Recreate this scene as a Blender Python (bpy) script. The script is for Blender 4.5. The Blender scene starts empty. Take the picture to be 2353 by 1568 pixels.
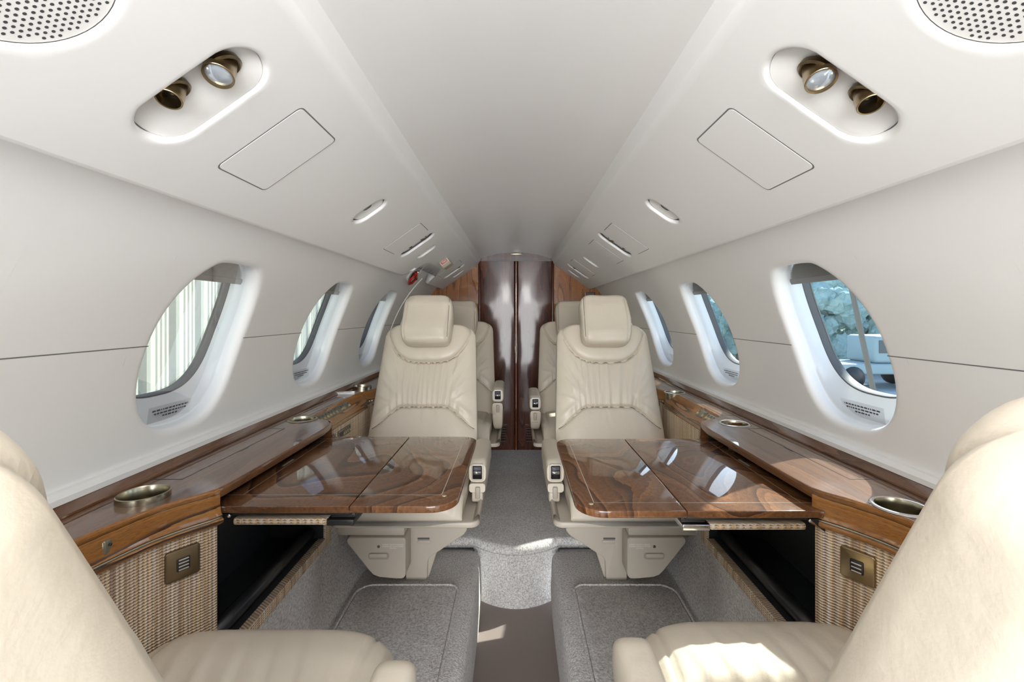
import bpy, bmesh, math, random
from mathutils import Vector, Matrix
PI = math.pi
C = bpy.context.scene.collection
sc = bpy.context.scene
EYE = 0.925                                   # camera height above the cabin floor

# ------------------------------------------------------------------ camera, sky, sun, exposure
cam = bpy.data.cameras.new('camera'); camo = bpy.data.objects.new('camera', cam); C.objects.link(camo)
camo.location = (0, 0, EYE); camo.rotation_euler = (PI/2, 0, 0)
cam.sensor_width = 36; cam.lens = 36*1050/2353; cam.shift_x = -9.5/2353; cam.shift_y = -62/2353
cam.clip_start = 0.02; cam.clip_end = 400
sc.camera = camo
sc.view_settings.view_transform = 'Standard'; sc.view_settings.look = 'None'
sc.view_settings.gamma = 1; sc.view_settings.use_curve_mapping = False
sc.view_settings.exposure = 1.1
w = bpy.data.worlds.new('sky'); sc.world = w; w.use_nodes = True
nt = w.node_tree; bg = nt.nodes['Background']
sky = nt.nodes.new('ShaderNodeTexSky'); sky.sky_type = 'NISHITA'; sky.sun_disc = False
sky.sun_elevation = math.radians(40); sky.sun_rotation = math.radians(45); sky.air_density = 1.0; sky.dust_density = 1.5
nt.links.new(sky.outputs[0], bg.inputs[0]); bg.inputs[1].default_value = 0.24
def light(name, kind, loc, to, power, size=None, color=(1,1,1), sy=None):
    l = bpy.data.lights.new(name, kind); o = bpy.data.objects.new(name, l); C.objects.link(o)
    o.location = loc; d = Vector(to)-Vector(loc); o.rotation_euler = d.to_track_quat('-Z', 'Y').to_euler()
    l.energy = power; l.color = color
    if kind == 'AREA':
        l.shape = 'RECTANGLE' if sy else 'SQUARE'; l.size = size
        if sy: l.size_y = sy
    if kind == 'SUN': l.angle = math.radians(0.8)
    return o
light('sun', 'SUN', (3.3, 2.45, 4.1), (0, 0, 0), 5.6, color=(1, .95, .86))
# added fill light behind the camera, evens out brightness along the cabin
light('door_daylight', 'AREA', (0, -3.3, 1.0), (0, 1.5, .85), 136, 2.4, (.985, .99, 1), 2.2)
# added fill light above the camera, out of frame, to brighten the floor
light('dome_light', 'AREA', (0, .10, EYE+.395), (0, 1.9, .2), 2.4, .26, (1, .99, .975), .55)

# ------------------------------------------------------------------ materials
MATS = {}
def newmat(name, color=(.8,.8,.8), rough=.5, metal=0., coat=0., crough=.05, spec=.5):
    m = bpy.data.materials.new(name); m.use_nodes = True
    b = m.node_tree.nodes['Principled BSDF']
    b.inputs['Base Color'].default_value = (*color, 1); b.inputs['Roughness'].default_value = rough
    b.inputs['Metallic'].default_value = metal; b.inputs['Coat Weight'].default_value = coat
    b.inputs['Coat Roughness'].default_value = crough; b.inputs['Specular IOR Level'].default_value = spec
    MATS[name] = m
    return m
def N(m, t, **kw):
    n = m.node_tree.nodes.new(t)
    for k, v in kw.items(): setattr(n, k, v)
    return n
def L(m, a, b): m.node_tree.links.new(a, b)
def bsdf(m): return m.node_tree.nodes['Principled BSDF']
def coords(m, scale=(1,1,1), rot=(0,0,0), kind='Object'):
    tc = N(m, 'ShaderNodeTexCoord'); mp = N(m, 'ShaderNodeMapping')
    mp.inputs['Scale'].default_value = scale; mp.inputs['Rotation'].default_value = rot
    L(m, tc.outputs[kind], mp.inputs[0]); return mp.outputs[0]
def noise(m, vec, scale, detail=3, rough=.5, dist=0):
    n = N(m, 'ShaderNodeTexNoise'); n.inputs['Scale'].default_value = scale; n.inputs['Detail'].default_value = detail
    n.inputs['Roughness'].default_value = rough; n.inputs['Distortion'].default_value = dist
    L(m, vec, n.inputs['Vector']); return n.outputs['Fac']
def ramp(m, fac, stops):
    r = N(m, 'ShaderNodeValToRGB'); el = r.color_ramp.elements
    while len(el) < len(stops): el.new(.5)
    for e, (p, c) in zip(el, stops): e.position = p; e.color = (*c, 1)
    L(m, fac, r.inputs[0]); return r.outputs[0]
def math_(m, op, a, b=None):
    n = N(m, 'ShaderNodeMath', operation=op)
    for i, v in enumerate((a, b)):
        if v is None: continue
        if isinstance(v, (int, float)): n.inputs[i].default_value = v
        else: L(m, v, n.inputs[i])
    return n.outputs[0]
def bump(m, h, strength=.3, dist=.002):
    b = N(m, 'ShaderNodeBump'); b.inputs['Strength'].default_value = strength; b.inputs['Distance'].default_value = dist
    L(m, h, b.inputs['Height']); L(m, b.outputs[0], bsdf(m).inputs['Normal'])
def mixc(m, f, a, b, blend='MIX'):
    n = N(m, 'ShaderNodeMix', data_type='RGBA', blend_type=blend)
    for sock, v in ((n.inputs[0], f), (n.inputs[6], a), (n.inputs[7], b)):
        if isinstance(v, (int, float)): sock.default_value = v
        elif isinstance(v, tuple): sock.default_value = (*v, 1)
        else: L(m, v, sock)
    return n.outputs[2]

liner = newmat('white_liner', (.82,.808,.795), .42, spec=.35)
bump(liner, noise(liner, coords(liner), 900, 2), .05, .0005)
ceilm = newmat('ceiling_liner', (.81,.798,.785), .28, spec=.4)
bump(ceilm, noise(ceilm, coords(ceilm, (6,1,6)), 2.2, 2), .25, .01)
plate = newmat('white_plastic', (.80,.785,.765), .38)
reveal = newmat('window_reveal', (.80,.81,.82), .3)
gasket = newmat('rubber_gasket', (.10,.10,.105), .5)
groove = newmat('groove_shadow', (.16,.155,.15), .8)
black = newmat('black_plastic', (.012,.012,.013), .35)
blackm = newmat('black_lining', (.014,.015,.017), .6)
print_d = newmat('dark_print', (.06,.06,.065), .6)
print_w = newmat('white_print', (.85,.83,.80), .6)
chrome = newmat('chrome', (.75,.75,.76), .12, 1)
bronze = newmat('antique_bronze', (.34,.25,.14), .28, 1)
bronze2 = newmat('dark_bronze', (.20,.15,.09), .35, 1)
brass = newmat('brushed_brass', (.42,.38,.29), .25, 1)
bump(brass, noise(brass, coords(brass, (1,1,60)), 30, 2), .1, .0005)
lens = newmat('lamp_lens', (.55,.62,.70), .08, .6, 1)
red = newmat('red_enamel', (.35,.02,.012), .3)
beige = newmat('beige_plastic', (.50,.44,.365), .42)
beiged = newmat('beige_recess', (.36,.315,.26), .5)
yellowm = newmat('button_metal', (.55,.47,.30), .35, .7)
vinyl = newmat('aisle_vinyl', (.22,.175,.155), .42)
bump(vinyl, noise(vinyl, coords(vinyl), 300, 2), .08, .001)
shade = newmat('pleated_shade', (.46,.455,.445), .7)
rail = newmat('shade_rail', (.26,.255,.25), .5)

def leather(name, col, var=.06):
    m = newmat(name, col, .40, spec=.45)
    v = coords(m)
    n1 = noise(m, v, 14, 4); big = noise(m, v, 3, 2)
    c = ramp(m, big, [(.3, tuple(x*(1-var) for x in col)), (.7, tuple(min(1, x*(1+var)) for x in col))])
    L(m, c, bsdf(m).inputs['Base Color'])
    f = noise(m, v, 420, 2)
    h = math_(m, 'ADD', math_(m, 'MULTIPLY', n1, 2.2), math_(m, 'MULTIPLY', f, .10))
    bump(m, h, .35, .004)
    return m
hide = leather('cream_leather', (.58,.51,.415))
seam = newmat('seam_thread', (.12,.095,.065), .8)

def wood(name, dark, mid, light_, stretch=(1,1,1), rot=(0,0,0), k=9., sc_=1.6, seed=(0,0,0), coat=1., rough=.4, line=.75, pores=55):
    m = newmat(name, mid, rough, coat=coat, crough=.02, spec=.12)
    tc = N(m, 'ShaderNodeTexCoord'); mp = N(m, 'ShaderNodeMapping')
    mp.inputs['Rotation'].default_value = rot; mp.inputs['Location'].default_value = seed; mp.inputs['Scale'].default_value = stretch
    L(m, tc.outputs['Object'], mp.inputs[0]); v = mp.outputs[0]
    f = noise(m, v, sc_, 1.6, .4, .35)
    fine = noise(m, v, sc_*9, 3, .6)
    b2 = math_(m, 'ADD', math_(m, 'MULTIPLY', f, k), math_(m, 'MULTIPLY', fine, .22))
    fr = math_(m, 'FRACT', b2)                          # saw-tooth growth rings: soft one side, crisp dark line the other
    fr2 = math_(m, 'FRACT', math_(m, 'MULTIPLY', b2, 2.7))
    broad = noise(m, v, sc_*1.3, 2, .5)
    t_ = math_(m, 'ADD', math_(m, 'MULTIPLY', fr, .42), math_(m, 'MULTIPLY', fr2, .20))
    t_ = math_(m, 'ADD', t_, math_(m, 'MULTIPLY', broad, .42))
    col = ramp(m, t_, [(.18, light_), (.45, mid), (.64, mid), (.86, dark)])
    ln = ramp(m, fr, [(.80, (0,0,0)), (.97, (1,1,1))])
    col = mixc(m, math_(m, 'MULTIPLY', ln, line), col, dark)
    pore = noise(m, v, sc_*pores, 2, .7)
    col = mixc(m, ramp(m, pore, [(.45, (0,0,0)), (.7, (.5,.5,.5))]), col, dark)
    L(m, col, bsdf(m).inputs['Base Color'])
    return m
wood_table_l = wood('walnut_table', (.030,.012,.006), (.125,.052,.020), (.24,.105,.040), (1.0,.62,1), (0,0,.5), 15, 2.9, (.3,.1,0))
wood_table_r = wood('walnut_table_warm', (.035,.013,.006), (.135,.055,.020), (.27,.115,.042), (1.0,.62,1), (0,0,-.5), 15, 2.9, (1.3,.5,0))
wood_edge = wood('walnut_edge', (.05,.018,.008), (.15,.060,.022), (.24,.10,.035), (1,1,8), (0,0,0), 3, 5, line=.4)
wood_ledge = wood('walnut_ledge', (.06,.025,.012), (.14,.062,.030), (.20,.095,.046), (7,.6,3), (0,0,0), 4, 2.2, line=.4)
wood_fascia = wood('zebrano_fascia', (.035,.014,.006), (.30,.125,.033), (.46,.22,.062), (.7,.7,9), (0,.0,0), 4.5, 2.4, line=.85)
wood_bulk = wood('walnut_bulkhead', (.09,.032,.012), (.30,.115,.038), (.42,.18,.060), (7,1,.8), (0,.0,0), 4.5, 2.2, line=.5, coat=.5)
wood_door = wood('mahogany_door', (.022,.007,.005), (.075,.020,.010), (.15,.043,.017), (6,1,.6), (0,.0,0), 4.5, 2.4, (.4,0,.2), line=.5, coat=.55)
bsdf(wood_door).inputs['Coat Roughness'].default_value = .09
bd = MATS['mahogany_door']
bump(bd, noise(bd, coords(bd, (6,1,4)), 1.3, 1), .30, .006)
for m in (bd,):                                       # the lacquer is wavy too
    bn = [n for n in m.node_tree.nodes if n.type == 'BUMP'][0]; L(m, bn.outputs[0], bsdf(m).inputs['Coat Normal'])
inlay = newmat('inlay_line', (.34,.29,.24), .3, coat=1)

carpet = newmat('grey_carpet', (.36,.33,.31), .95, spec=.1)
v = coords(carpet)
f1 = noise(carpet, v, 170, 3, .75); f2 = noise(carpet, v, 9, 3)
cc = ramp(carpet, f1, [(.32, (.22,.20,.19)), (.5, (.60,.565,.54)), (.68, (.92,.89,.86))])
cc = mixc(carpet, .25, cc, ramp(carpet, f2, [(.35, (.46,.43,.41)), (.65, (.70,.67,.645))]))
L(carpet, cc, bsdf(carpet).inputs['Base Color']); bump(carpet, f1, .9, .006)
mpile = bsdf(carpet); mpile.inputs['Sheen Weight'].default_value = .3

weave = newmat('woven_wallcloth', (.6,.5,.4), .9, spec=.15)
tc = N(weave, 'ShaderNodeTexCoord')
sep = N(weave, 'ShaderNodeSeparateXYZ'); L(weave, tc.outputs['Object'], sep.inputs[0])
run = math_(weave, 'ADD', sep.outputs[1], math_(weave, 'MULTIPLY', sep.outputs[0], .6))
wob = noise(weave, coords(weave), 30, 2)
col = math_(weave, 'MULTIPLY', math_(weave, 'ADD', run, math_(weave, 'MULTIPLY', wob, .004)), 2*PI/.015)
colw = math_(weave, 'SINE', col)
zig = math_(weave, 'MULTIPLY', math_(weave, 'ABSOLUTE', colw), 1.6)
row = math_(weave, 'SINE', math_(weave, 'ADD', math_(weave, 'MULTIPLY', sep.outputs[2], 2*PI/.0050), zig))
hgt = math_(weave, 'ADD', math_(weave, 'MULTIPLY', math_(weave, 'ABSOLUTE', colw), .6), math_(weave, 'MULTIPLY', row, .4))
cmb = N(weave, 'ShaderNodeCombineXYZ'); L(weave, math_(weave, 'MULTIPLY', run, 75.), cmb.inputs[0]); L(weave, math_(weave, 'MULTIPLY', sep.outputs[2], .8), cmb.inputs[2])
cf = noise(weave, cmb.outputs[0], 1.4, 3, .7)
cw = ramp(weave, cf, [(.34, (.34,.23,.17)), (.44, (.66,.46,.27)), (.50, (.72,.63,.56)), (.57, (.74,.50,.24)), (.66, (.86,.81,.78))])
cw = mixc(weave, ramp(weave, hgt, [(.0, (1,1,1)), (.35, (0,0,0))]), cw, (.30,.22,.16))
L(weave, cw, bsdf(weave).inputs['Base Color']); bump(weave, hgt, .8, .003)

def glassmat(name, tint, gloss=.12):
    m = bpy.data.materials.new(name); m.use_nodes = True; t = m.node_tree
    for n in list(t.nodes): t.nodes.remove(n)
    o = t.nodes.new('ShaderNodeOutputMaterial'); tr = t.nodes.new('ShaderNodeBsdfTransparent'); gl = t.nodes.new('ShaderNodeBsdfGlossy')
    mx = t.nodes.new('ShaderNodeMixShader'); fr = t.nodes.new('ShaderNodeFresnel'); fr.inputs[0].default_value = 1.45
    mu = t.nodes.new('ShaderNodeMath'); mu.operation = 'MULTIPLY'; mu.inputs[1].default_value = gloss*8
    mu.use_clamp = True
    tr.inputs[0].default_value = (*tint, 1); gl.inputs['Roughness'].default_value = .02
    t.links.new(fr.outputs[0], mu.inputs[0]); t.links.new(mu.outputs[0], mx.inputs[0])
    t.links.new(tr.outputs[0], mx.inputs[1]); t.links.new(gl.outputs[0], mx.inputs[2]); t.links.new(mx.outputs[0], o.inputs[0])
    MATS[name] = m; return m
glass = glassmat('window_glass', (.80,.90,.90), .06)
dust = glassmat('clear_dust_pane', (.96,.97,.98), .03)

# ------------------------------------------------------------------ object helpers
def tag(o, label=None, cat=None, group=None, kind=None):
    if label: o['label'] = label
    if cat: o['category'] = cat
    if group: o['group'] = group
    if kind: o['kind'] = kind
    return o
def thing(name, label, cat, loc=(0,0,0), rz=0, group=None, kind=None):
    o = bpy.data.objects.new(name, None); C.objects.link(o); o.empty_display_size = .05
    o.location = loc; o.rotation_euler = (0, 0, rz)
    return tag(o, label, cat, group, kind)
def put(name, V, F, mat, parent=None, world=False, smooth=True, fix=True, bevel=0, seg=2, auto=None, kind=None, label=None):
    """one mesh object; world=True takes world coordinates whatever the parent chain's offset"""
    if world and parent is not None:
        off = Vector((0,0,0)); p = parent
        while p: off += p.location; p = p.parent
        V = [(a-off.x, b-off.y, c-off.z) for a, b, c in V]
    me = bpy.data.meshes.new(name); me.from_pydata([tuple(v) for v in V], [], F); me.validate(); me.update()
    mats = mat if isinstance(mat, list) else [mat]
    for q in mats: me.materials.append(q)
    if fix or bevel:
        bm = bmesh.new(); bm.from_mesh(me)
        if fix: bmesh.ops.recalc_face_normals(bm, faces=bm.faces)
        if bevel:
            es = [e for e in bm.edges if len(e.link_faces) == 2 and e.calc_face_angle(0) > .5]
            bmesh.ops.bevel(bm, geom=es, offset=bevel, segments=seg, profile=.5, affect='EDGES', clamp_overlap=True)
        bm.to_mesh(me); bm.free()
    o = bpy.data.objects.new(name, me); C.objects.link(o)
    if smooth:
        me.polygons.foreach_set('use_smooth', [True]*len(me.polygons))
        if auto is not None or bevel:
            me.set_sharp_from_angle(angle=auto or math.radians(50))
    if parent: o.parent = parent
    if kind: o['kind'] = kind
    if label: o['label'] = label
    return o
def box(x0, x1, y0, y1, z0, z1):
    V = [(x, y, z) for x in (x0, x1) for y in (y0, y1) for z in (z0, z1)]
    F = [(0,1,3,2), (4,6,7,5), (0,4,5,1), (2,3,7,6), (0,2,6,4), (1,5,7,3)]
    return V, F
def join(*vf):
    V, F = [], []
    for v, f in vf:
        k = len(V); V += list(v); F += [tuple(i+k for i in q) for q in f]
    return V, F
def prism(poly, fn0, fn1):
    """poly: 2-D points; fn0/fn1 map a point to the two end caps"""
    n = len(poly)
    V = [fn0(*p) for p in poly] + [fn1(*p) for p in poly]
    F = [tuple(range(n)), tuple(range(2*n-1, n-1, -1))] + [(i, (i+1) % n, n+(i+1) % n, n+i) for i in range(n)]
    return V, F
def loft(rings, close=True, cap0=True, cap1=True):
    n = len(rings[0]); V = [p for r in rings for p in r]; F = []
    for i in range(len(rings)-1):
        for j in range(n if close else n-1):
            a = i*n+j; b = i*n+(j+1) % n
            F.append((a, b, b+n, a+n))
    if cap0 and close: F.append(tuple(range(n-1, -1, -1)))
    if cap1 and close: F.append(tuple(range((len(rings)-1)*n, len(rings)*n)))
    return V, F
def tube(path, r, n=10, cap=True):
    path = [Vector(p) for p in path]; rings = []; up = None
    for i, p in enumerate(path):
        d = (path[min(i+1, len(path)-1)] - path[max(i-1, 0)]).normalized()
        if up is None:
            up = d.orthogonal().normalized()
        else:
            up = (up - d*up.dot(d)).normalized()
        s = d.cross(up); rr = r[i] if isinstance(r, (list, tuple)) else r
        rings.append([tuple(p + (up*math.cos(a) + s*math.sin(a))*rr) for a in [2*PI*k/n for k in range(n)]])
    return loft(rings, True, cap, cap)
def lathe(prof, origin=(0,0,0), axis=(0,0,1), n=28, cap=True):
    ax = Vector(axis).normalized(); u = ax.orthogonal().normalized(); w_ = ax.cross(u); o = Vector(origin)
    rings = [[tuple(o + ax*h + (u*math.cos(a)+w_*math.sin(a))*r) for a in [2*PI*k/n for k in range(n)]] for r, h in prof]
    return loft(rings, True, cap, cap)
def rrect(x0, x1, y0, y1, r, n=6):
    P = []
    rs = r if isinstance(r, (list, tuple)) else [r]*4
    for (cx, cy, a0), q in zip(((x1, y1, 0), (x0, y1, 90), (x0, y0, 180), (x1, y0, 270)), rs):
        sx = -1 if cx == x1 else 1; sy = -1 if cy == y1 else 1
        if q <= 0: P.append((cx, cy)); continue
        for k in range(n+1):
            a = math.radians(a0 + 90*k/n)
            P.append((cx + sx*q + q*math.cos(a), cy + sy*q + q*math.sin(a)))
    return P
def slab(poly, z0, z1, r=.002, seg=3):
    """plate in the xy plane with rounded top and bottom edges"""
    n = len(poly); cx = sum(p[0] for p in poly)/n; cy = sum(p[1] for p in poly)/n
    def inset(d):
        out = []
        for i in range(n):
            a = Vector(poly[i-1]); b = Vector(poly[i]); c = Vector(poly[(i+1) % n])
            e1 = (b-a); e2 = (c-b)
            n1 = Vector((-e1.y, e1.x)); n2 = Vector((-e2.y, e2.x))
            if n1.length > 0: n1.normalize()
            if n2.length > 0: n2.normalize()
            m = n1+n2
            if m.length < 1e-6: m = n1
            m.normalize(); k = max(.35, m.dot(n1))
            q = b + m*(d/k); out.append((q.x, q.y))
        return out
    rings = []
    for k in range(seg+1):
        a = PI/2*k/seg; rings.append([(x, y, z0 + r*(1-math.sin(a))) for x, y in inset(r*(1-math.cos(a)))][:])
    rings = rings[::-1] if False else rings
    low = [[(x, y, z0 + r*(1-math.cos(a))) for x, y in inset(r*(1-math.sin(a)))] for a in [PI/2*k/seg for k in range(seg+1)]]
    high = [[(x, y, z1 - r*(1-math.cos(a))) for x, y in inset(r*(1-math.sin(a)))] for a in [PI/2*k/seg for k in range(seg, -1, -1)]]
    return loft(low+high)
def text_vf(txt, size, fn, spacing=1.0, align='CENTER', depth=0):
    cu = bpy.data.curves.new('t', 'FONT'); cu.body = txt; cu.size = size; cu.align_x = align; cu.align_y = 'CENTER'
    cu.space_line = spacing; cu.resolution_u = 2; cu.extrude = depth
    o = bpy.data.objects.new('t', cu); C.objects.link(o); dg = bpy.context.evaluated_depsgraph_get(); dg.update()
    me = bpy.data.meshes.new_from_object(o.evaluated_get(dg))
    V = [fn(v_.co.x, v_.co.y, v_.co.z) for v_ in me.vertices]; F = [tuple(p.vertices) for p in me.polygons]
    bpy.data.objects.remove(o); bpy.data.curves.remove(cu); bpy.data.meshes.remove(me)
    return V, F
def lerp(a, b, t): return a+(b-a)*t
def ss(a, b, x):
    t = min(1, max(0, (x-a)/(b-a))); return t*t*(3-2*t)

# ------------------------------------------------------------------ cabin shell
R = .735; ZC = EYE-.318; Y0, Y1 = -1.0, 3.12
def th_of(z): return math.asin(max(-1, min(1, (z-ZC)/R)))
def wallP(s):
    return lambda y, t, o=0: (s*(R+o)*math.cos(t), y, ZC+(R+o)*math.sin(t))
def sheet(P, y0, y1, t0, t1, cells, dy=.05, dt=.05):
    """surface P(y,t,o) with holes. cells: (ya,yb,ta,tb,outline,prof); prof: list of (scale, offset)"""
    V, F = [], []
    def grid(ya, yb, ta, tb):
        ny = max(1, round((yb-ya)/dy)); nt_ = max(1, round((tb-ta)/dt)); k = len(V)
        for i in range(ny+1):
            for j in range(nt_+1): V.append(P(lerp(ya, yb, i/ny), lerp(ta, tb, j/nt_), 0))
        for i in range(ny):
            for j in range(nt_):
                a = k+i*(nt_+1)+j; F.append((a, a+1, a+nt_+2, a+nt_+1))
    cur = y0
    for (ya, yb, ta, tb, outline, prof) in sorted(cells, key=lambda c: c[0]):
        if ya > cur+1e-6: grid(cur, ya, t0, t1)
        if ta > t0+1e-6: grid(ya, yb, t0, ta)
        if tb < t1-1e-6: grid(ya, yb, tb, t1)
        cy = sum(p[0] for p in outline)/len(outline); ct = sum(p[1] for p in outline)/len(outline)
        n = len(outline); outer = []
        for (y, t) in outline:
            dy_, dt_ = y-cy, t-ct
            k1 = ((yb-cy)/dy_ if dy_ > 1e-9 else (ya-cy)/dy_ if dy_ < -1e-9 else 1e9)
            k2 = ((tb-ct)/dt_ if dt_ > 1e-9 else (ta-ct)/dt_ if dt_ < -1e-9 else 1e9)
            kk = min(k1, k2); outer.append([cy+dy_*kk, ct+dt_*kk])
        for c in ((ya, ta), (ya, tb), (yb, ta), (yb, tb)):
            i = min(range(n), key=lambda q: (outer[q][0]-c[0])**2+(outer[q][1]-c[1])**2); outer[i] = list(c)
        rings = []; K = 7
        s0 = prof[0][0]
        for q in range(K):
            f = q/K
            rings.append([P(lerp(o[0], cy+(p[0]-cy)*s0, f), lerp(o[1], ct+(p[1]-ct)*s0, f), 0) for o, p in zip(outer, outline)])
        for s_, off in prof:
            rings.append([P(cy+(p[0]-cy)*s_, ct+(p[1]-ct)*s_, off) for p in outline])
        k = len(V); V.extend([p for r in rings for p in r])
        for i in range(len(rings)-1):
            for j in range(n):
                F.append((k+i*n+j, k+i*n+(j+1) % n, k+(i+1)*n+(j+1) % n, k+(i+1)*n+j))
        cur = yb
    if cur < y1-1e-6: grid(cur, y1, t0, t1)
    return V, F
WY = [-.23, .385, 1.003, 1.612, 2.235, 2.86]      # window centres along the cabin
TH0, TH1 = th_of(EYE-.243), th_of(EYE+.104)
def oval(cy, sc_=1, n=72, lift=0):
    ct = (TH0+TH1)/2; ht = (TH1-TH0)/2; out = []
    for k in range(n):
        a = 2*PI*k/n; c, s_ = math.cos(a), math.sin(a)
        e = 2/2.12 if s_ > 0 else 2/2.75
        v_ = abs(s_)**e
        if s_ > 0:
            v_ *= 1.065
            if v_ > .93: v_ = .93+.07*(1-math.exp(-(v_-.93)/.07))
        out.append((cy + .142*sc_*math.copysign(abs(c)**e, c), ct + (ht*sc_ - (lift if s_ < 0 else 0))*math.copysign(v_, s_)))
    return out
WT0, WT1 = th_of(EYE-.30), th_of(EYE+.235)
names = {-1: 'left', 1: 'right'}
for s in (-1, 1):
    P = wallP(s)
    cells = [(y-.19, y+.19, TH0-.06, TH1+.06, oval(y), [(1.09, 0), (1.06, .0008), (1.035, .003), (1.015, .007), (1.002, .013), (1.0, .02)]) for y in WY]
    V, F = sheet(P, Y0, Y1, WT0, WT1, cells)
    wl_ = put('wall_'+names[s], V, F, liner, fix=False); wl_['kind'] = 'structure'
    # outer skin with its own window holes
    cells = [(y-.19, y+.19, TH0-.06, TH1+.06, oval(y, .93, 72, .045), [(1, 0)]) for y in WY]
    V, F = sheet(lambda y, t, o: P(y, t, .085+o), Y0, Y1+.1, -.95, PI/2+.01, cells)
    sk = put('trim_%d' % (1 if s < 0 else 2), V, F, plate, fix=False); sk['kind'] = 'structure'
    sk['label'] = 'white outer fuselage skin behind the %s side panels' % names[s]
    # seam across the side panel
    zs = EYE-.060 if s < 0 else EYE-.078
    t = th_of(zs); segs = []
    ys = [Y0] + [v_ for y in WY for v_ in (y-.148, y+.148)] + [Y1]
    for a, b in zip(ys[::2], ys[1::2]):
        if b > a: segs.append(([P(a, t-.0013, -.0006), P(b, t-.0013, -.0006), P(b, t+.0013, -.0006), P(a, t+.0013, -.0006)], [(0,1,2,3)]))
    put('panel_seam', *join(*segs), groove, wl_, smooth=False)
    # windows
    for i, y in enumerate(WY):
        num = i+1 if s < 0 else i+7
        rings = [[P(a, t_, off) for a, t_ in oval(y, sc_, 72, lf)] for sc_, off, lf in ((1.004, .012, 0), (1.0, .032, 0), (.975, .038, .012), (.970, .052, .030), (.965, .066, .062))]
        V, F = loft(rings, True, False, False)
        wf = put('window_%d' % num, V, F, reveal, fix=False, auto=math.radians(35)); wf['kind'] = 'structure'
        rings = [[P(a, t_, off) for a, t_ in oval(y, sc_, 72, lf)] for sc_, off, lf in ((.965, .066, .062), (.956, .067, .064), (.950, .077, .065), (.956, .088, .063))]
        put('gasket', *loft(rings, True, False, False), gasket, wf, fix=False, auto=math.radians(35))
        def pane(sc_, off, ymin=-9, rr=7):
            ct = (TH0+TH1)/2; rings = []
            for q in range(rr):
                f = (q+.02)/(rr-1+.02); rings.append([P(y+(a-y)*f, ct+(b-ct)*f, off) for a, b in oval(y, sc_)])
            return loft(rings, True, True, False)
        put('window_pane', *pane(.93, .080), glass, wf, fix=False)
        put('dust_pane', *pane(.985, .033), dust, wf, fix=False)
        # pleated shade gathered at the top
        ct = (TH0+TH1)/2; ht = (TH1-TH0)/2
        def halfw(t_, k): 
            q = min(.999, abs((t_-ct)/(ht*k))); e = 2.3 if t_ > ct else 2.75
            return .142*k*(1-q**e)**(1/e)
        tb = th_of(EYE+.056) if i not in (4,) else th_of(EYE+.05); tt = TH1-.006; npl = 11; V, F = [], []
        for q in range(2*npl+1):
            t_ = lerp(tb+.012, tt, q/(2*npl)); hw = max(.01, halfw(t_, .985)); off = .046 if q % 2 else .040
            for k in range(9): V.append(P(y+hw*(k/4-1), t_, off))
        for q in range(2*npl):
            for k in range(8): F.append((q*9+k, q*9+k+1, q*9+k+10, q*9+k+9))
        put('window_shade', V, F, shade, wf, smooth=False, fix=False)
        h1 = halfw(tb, .97); V, F = [], []
        prof = [(tb-.006, .038), (tb+.012, .038), (tb+.012, .050), (tb-.006, .050)]
        rings = [[P(y+h1*(k/6-1), t_, off) for t_, off in prof] for k in range(13)]
        put('shade_rail', *loft(rings), rail, wf, smooth=False, label='dark bottom rail of the pleated shade')
        # small placard on the inner pane
        tz = th_of(EYE-.216); hw = .062; segs = []
        put('placard', [P(y-hw, tz-.022, .0315), P(y+hw, tz-.022, .0315), P(y+hw, tz+.022, .0315), P(y-hw, tz+.022, .0315)], [(0,1,2,3)], dust, wf, smooth=False)
        if 0 < y < 2.1:
            rnd = random.Random(i)
            for r_, (dz, wid) in enumerate(((.010, .052), (.001, .046), (-.008, .022))):
                x = -wid
                while x < wid:
                    l_ = rnd.uniform(.003, .010)
                    segs.append(([P(y+x, tz+dz-.0022, .031), P(y+min(x+l_, wid), tz+dz-.0022, .031), P(y+min(x+l_, wid), tz+dz+.0022, .031), P(y+x, tz+dz+.0022, .031)], [(0,1,2,3)]))
                    x += l_+.0022
            pr = put('placard_lettering', *join(*segs), print_d, wf, smooth=False)

# ceiling between the overhead panels
V, F = sheet(lambda y, t, o: (R*math.sin(t), y, ZC+R*math.cos(t)), Y0, Y1, -.46, .46, [], .08, .03)
ce = put('ceiling', V, F, ceilm, fix=False); ce['kind'] = 'structure'

# overhead service panels: plane through (.25,.345) and (.49,.176) above the eye
UX, UZ = .24, -.169; LN = math.hypot(UX, UZ); UX /= LN; UZ /= LN
def panelP(s):
    def P(y, t, n=0, tmax=9):
        return (s*(.25+UX*t + (UZ)*n), y, EYE+.345+UZ*t - UX*n)
    return P
def pill(cy, ct, hl, r, n=48):
    """oval running across the panel; hl half length along t, r half width along y"""
    out = []
    for k in range(n):
        a = 2*PI*k/n; c, s_ = math.cos(a), math.sin(a)
        yy = r*c; tt = r*s_ + (hl-r)*(1 if s_ > 1e-9 else -1 if s_ < -1e-9 else 0)
        out.append((cy+yy, ct+tt))
    return out
def circ(cy, ct, r, n=48): return [(cy+r*math.cos(2*PI*k/n), ct+r*math.sin(2*PI*k/n)) for k in range(n)]
def bulge(y, t):                                   # gentle crown of the panel
    return 0
TL0, TL1 = .012, .300
def seg_strip(P, path, w_, n0=.0):
    """thin raised line following a closed path on the panel"""
    V, F = [], []; m = len(path); cy = sum(p[0] for p in path)/m; ct = sum(p[1] for p in path)/m
    for (y, t) in path:
        d = math.hypot(y-cy, t-ct); k = (d-w_)/d
        V.append(P(y, t, n0)); V.append(P(cy+(y-cy)*k, ct+(t-ct)*k, n0))
    for i in range(m):
        j = (i+1) % m; F.append((2*i, 2*j, 2*j+1, 2*i+1))
    return V, F
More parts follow.
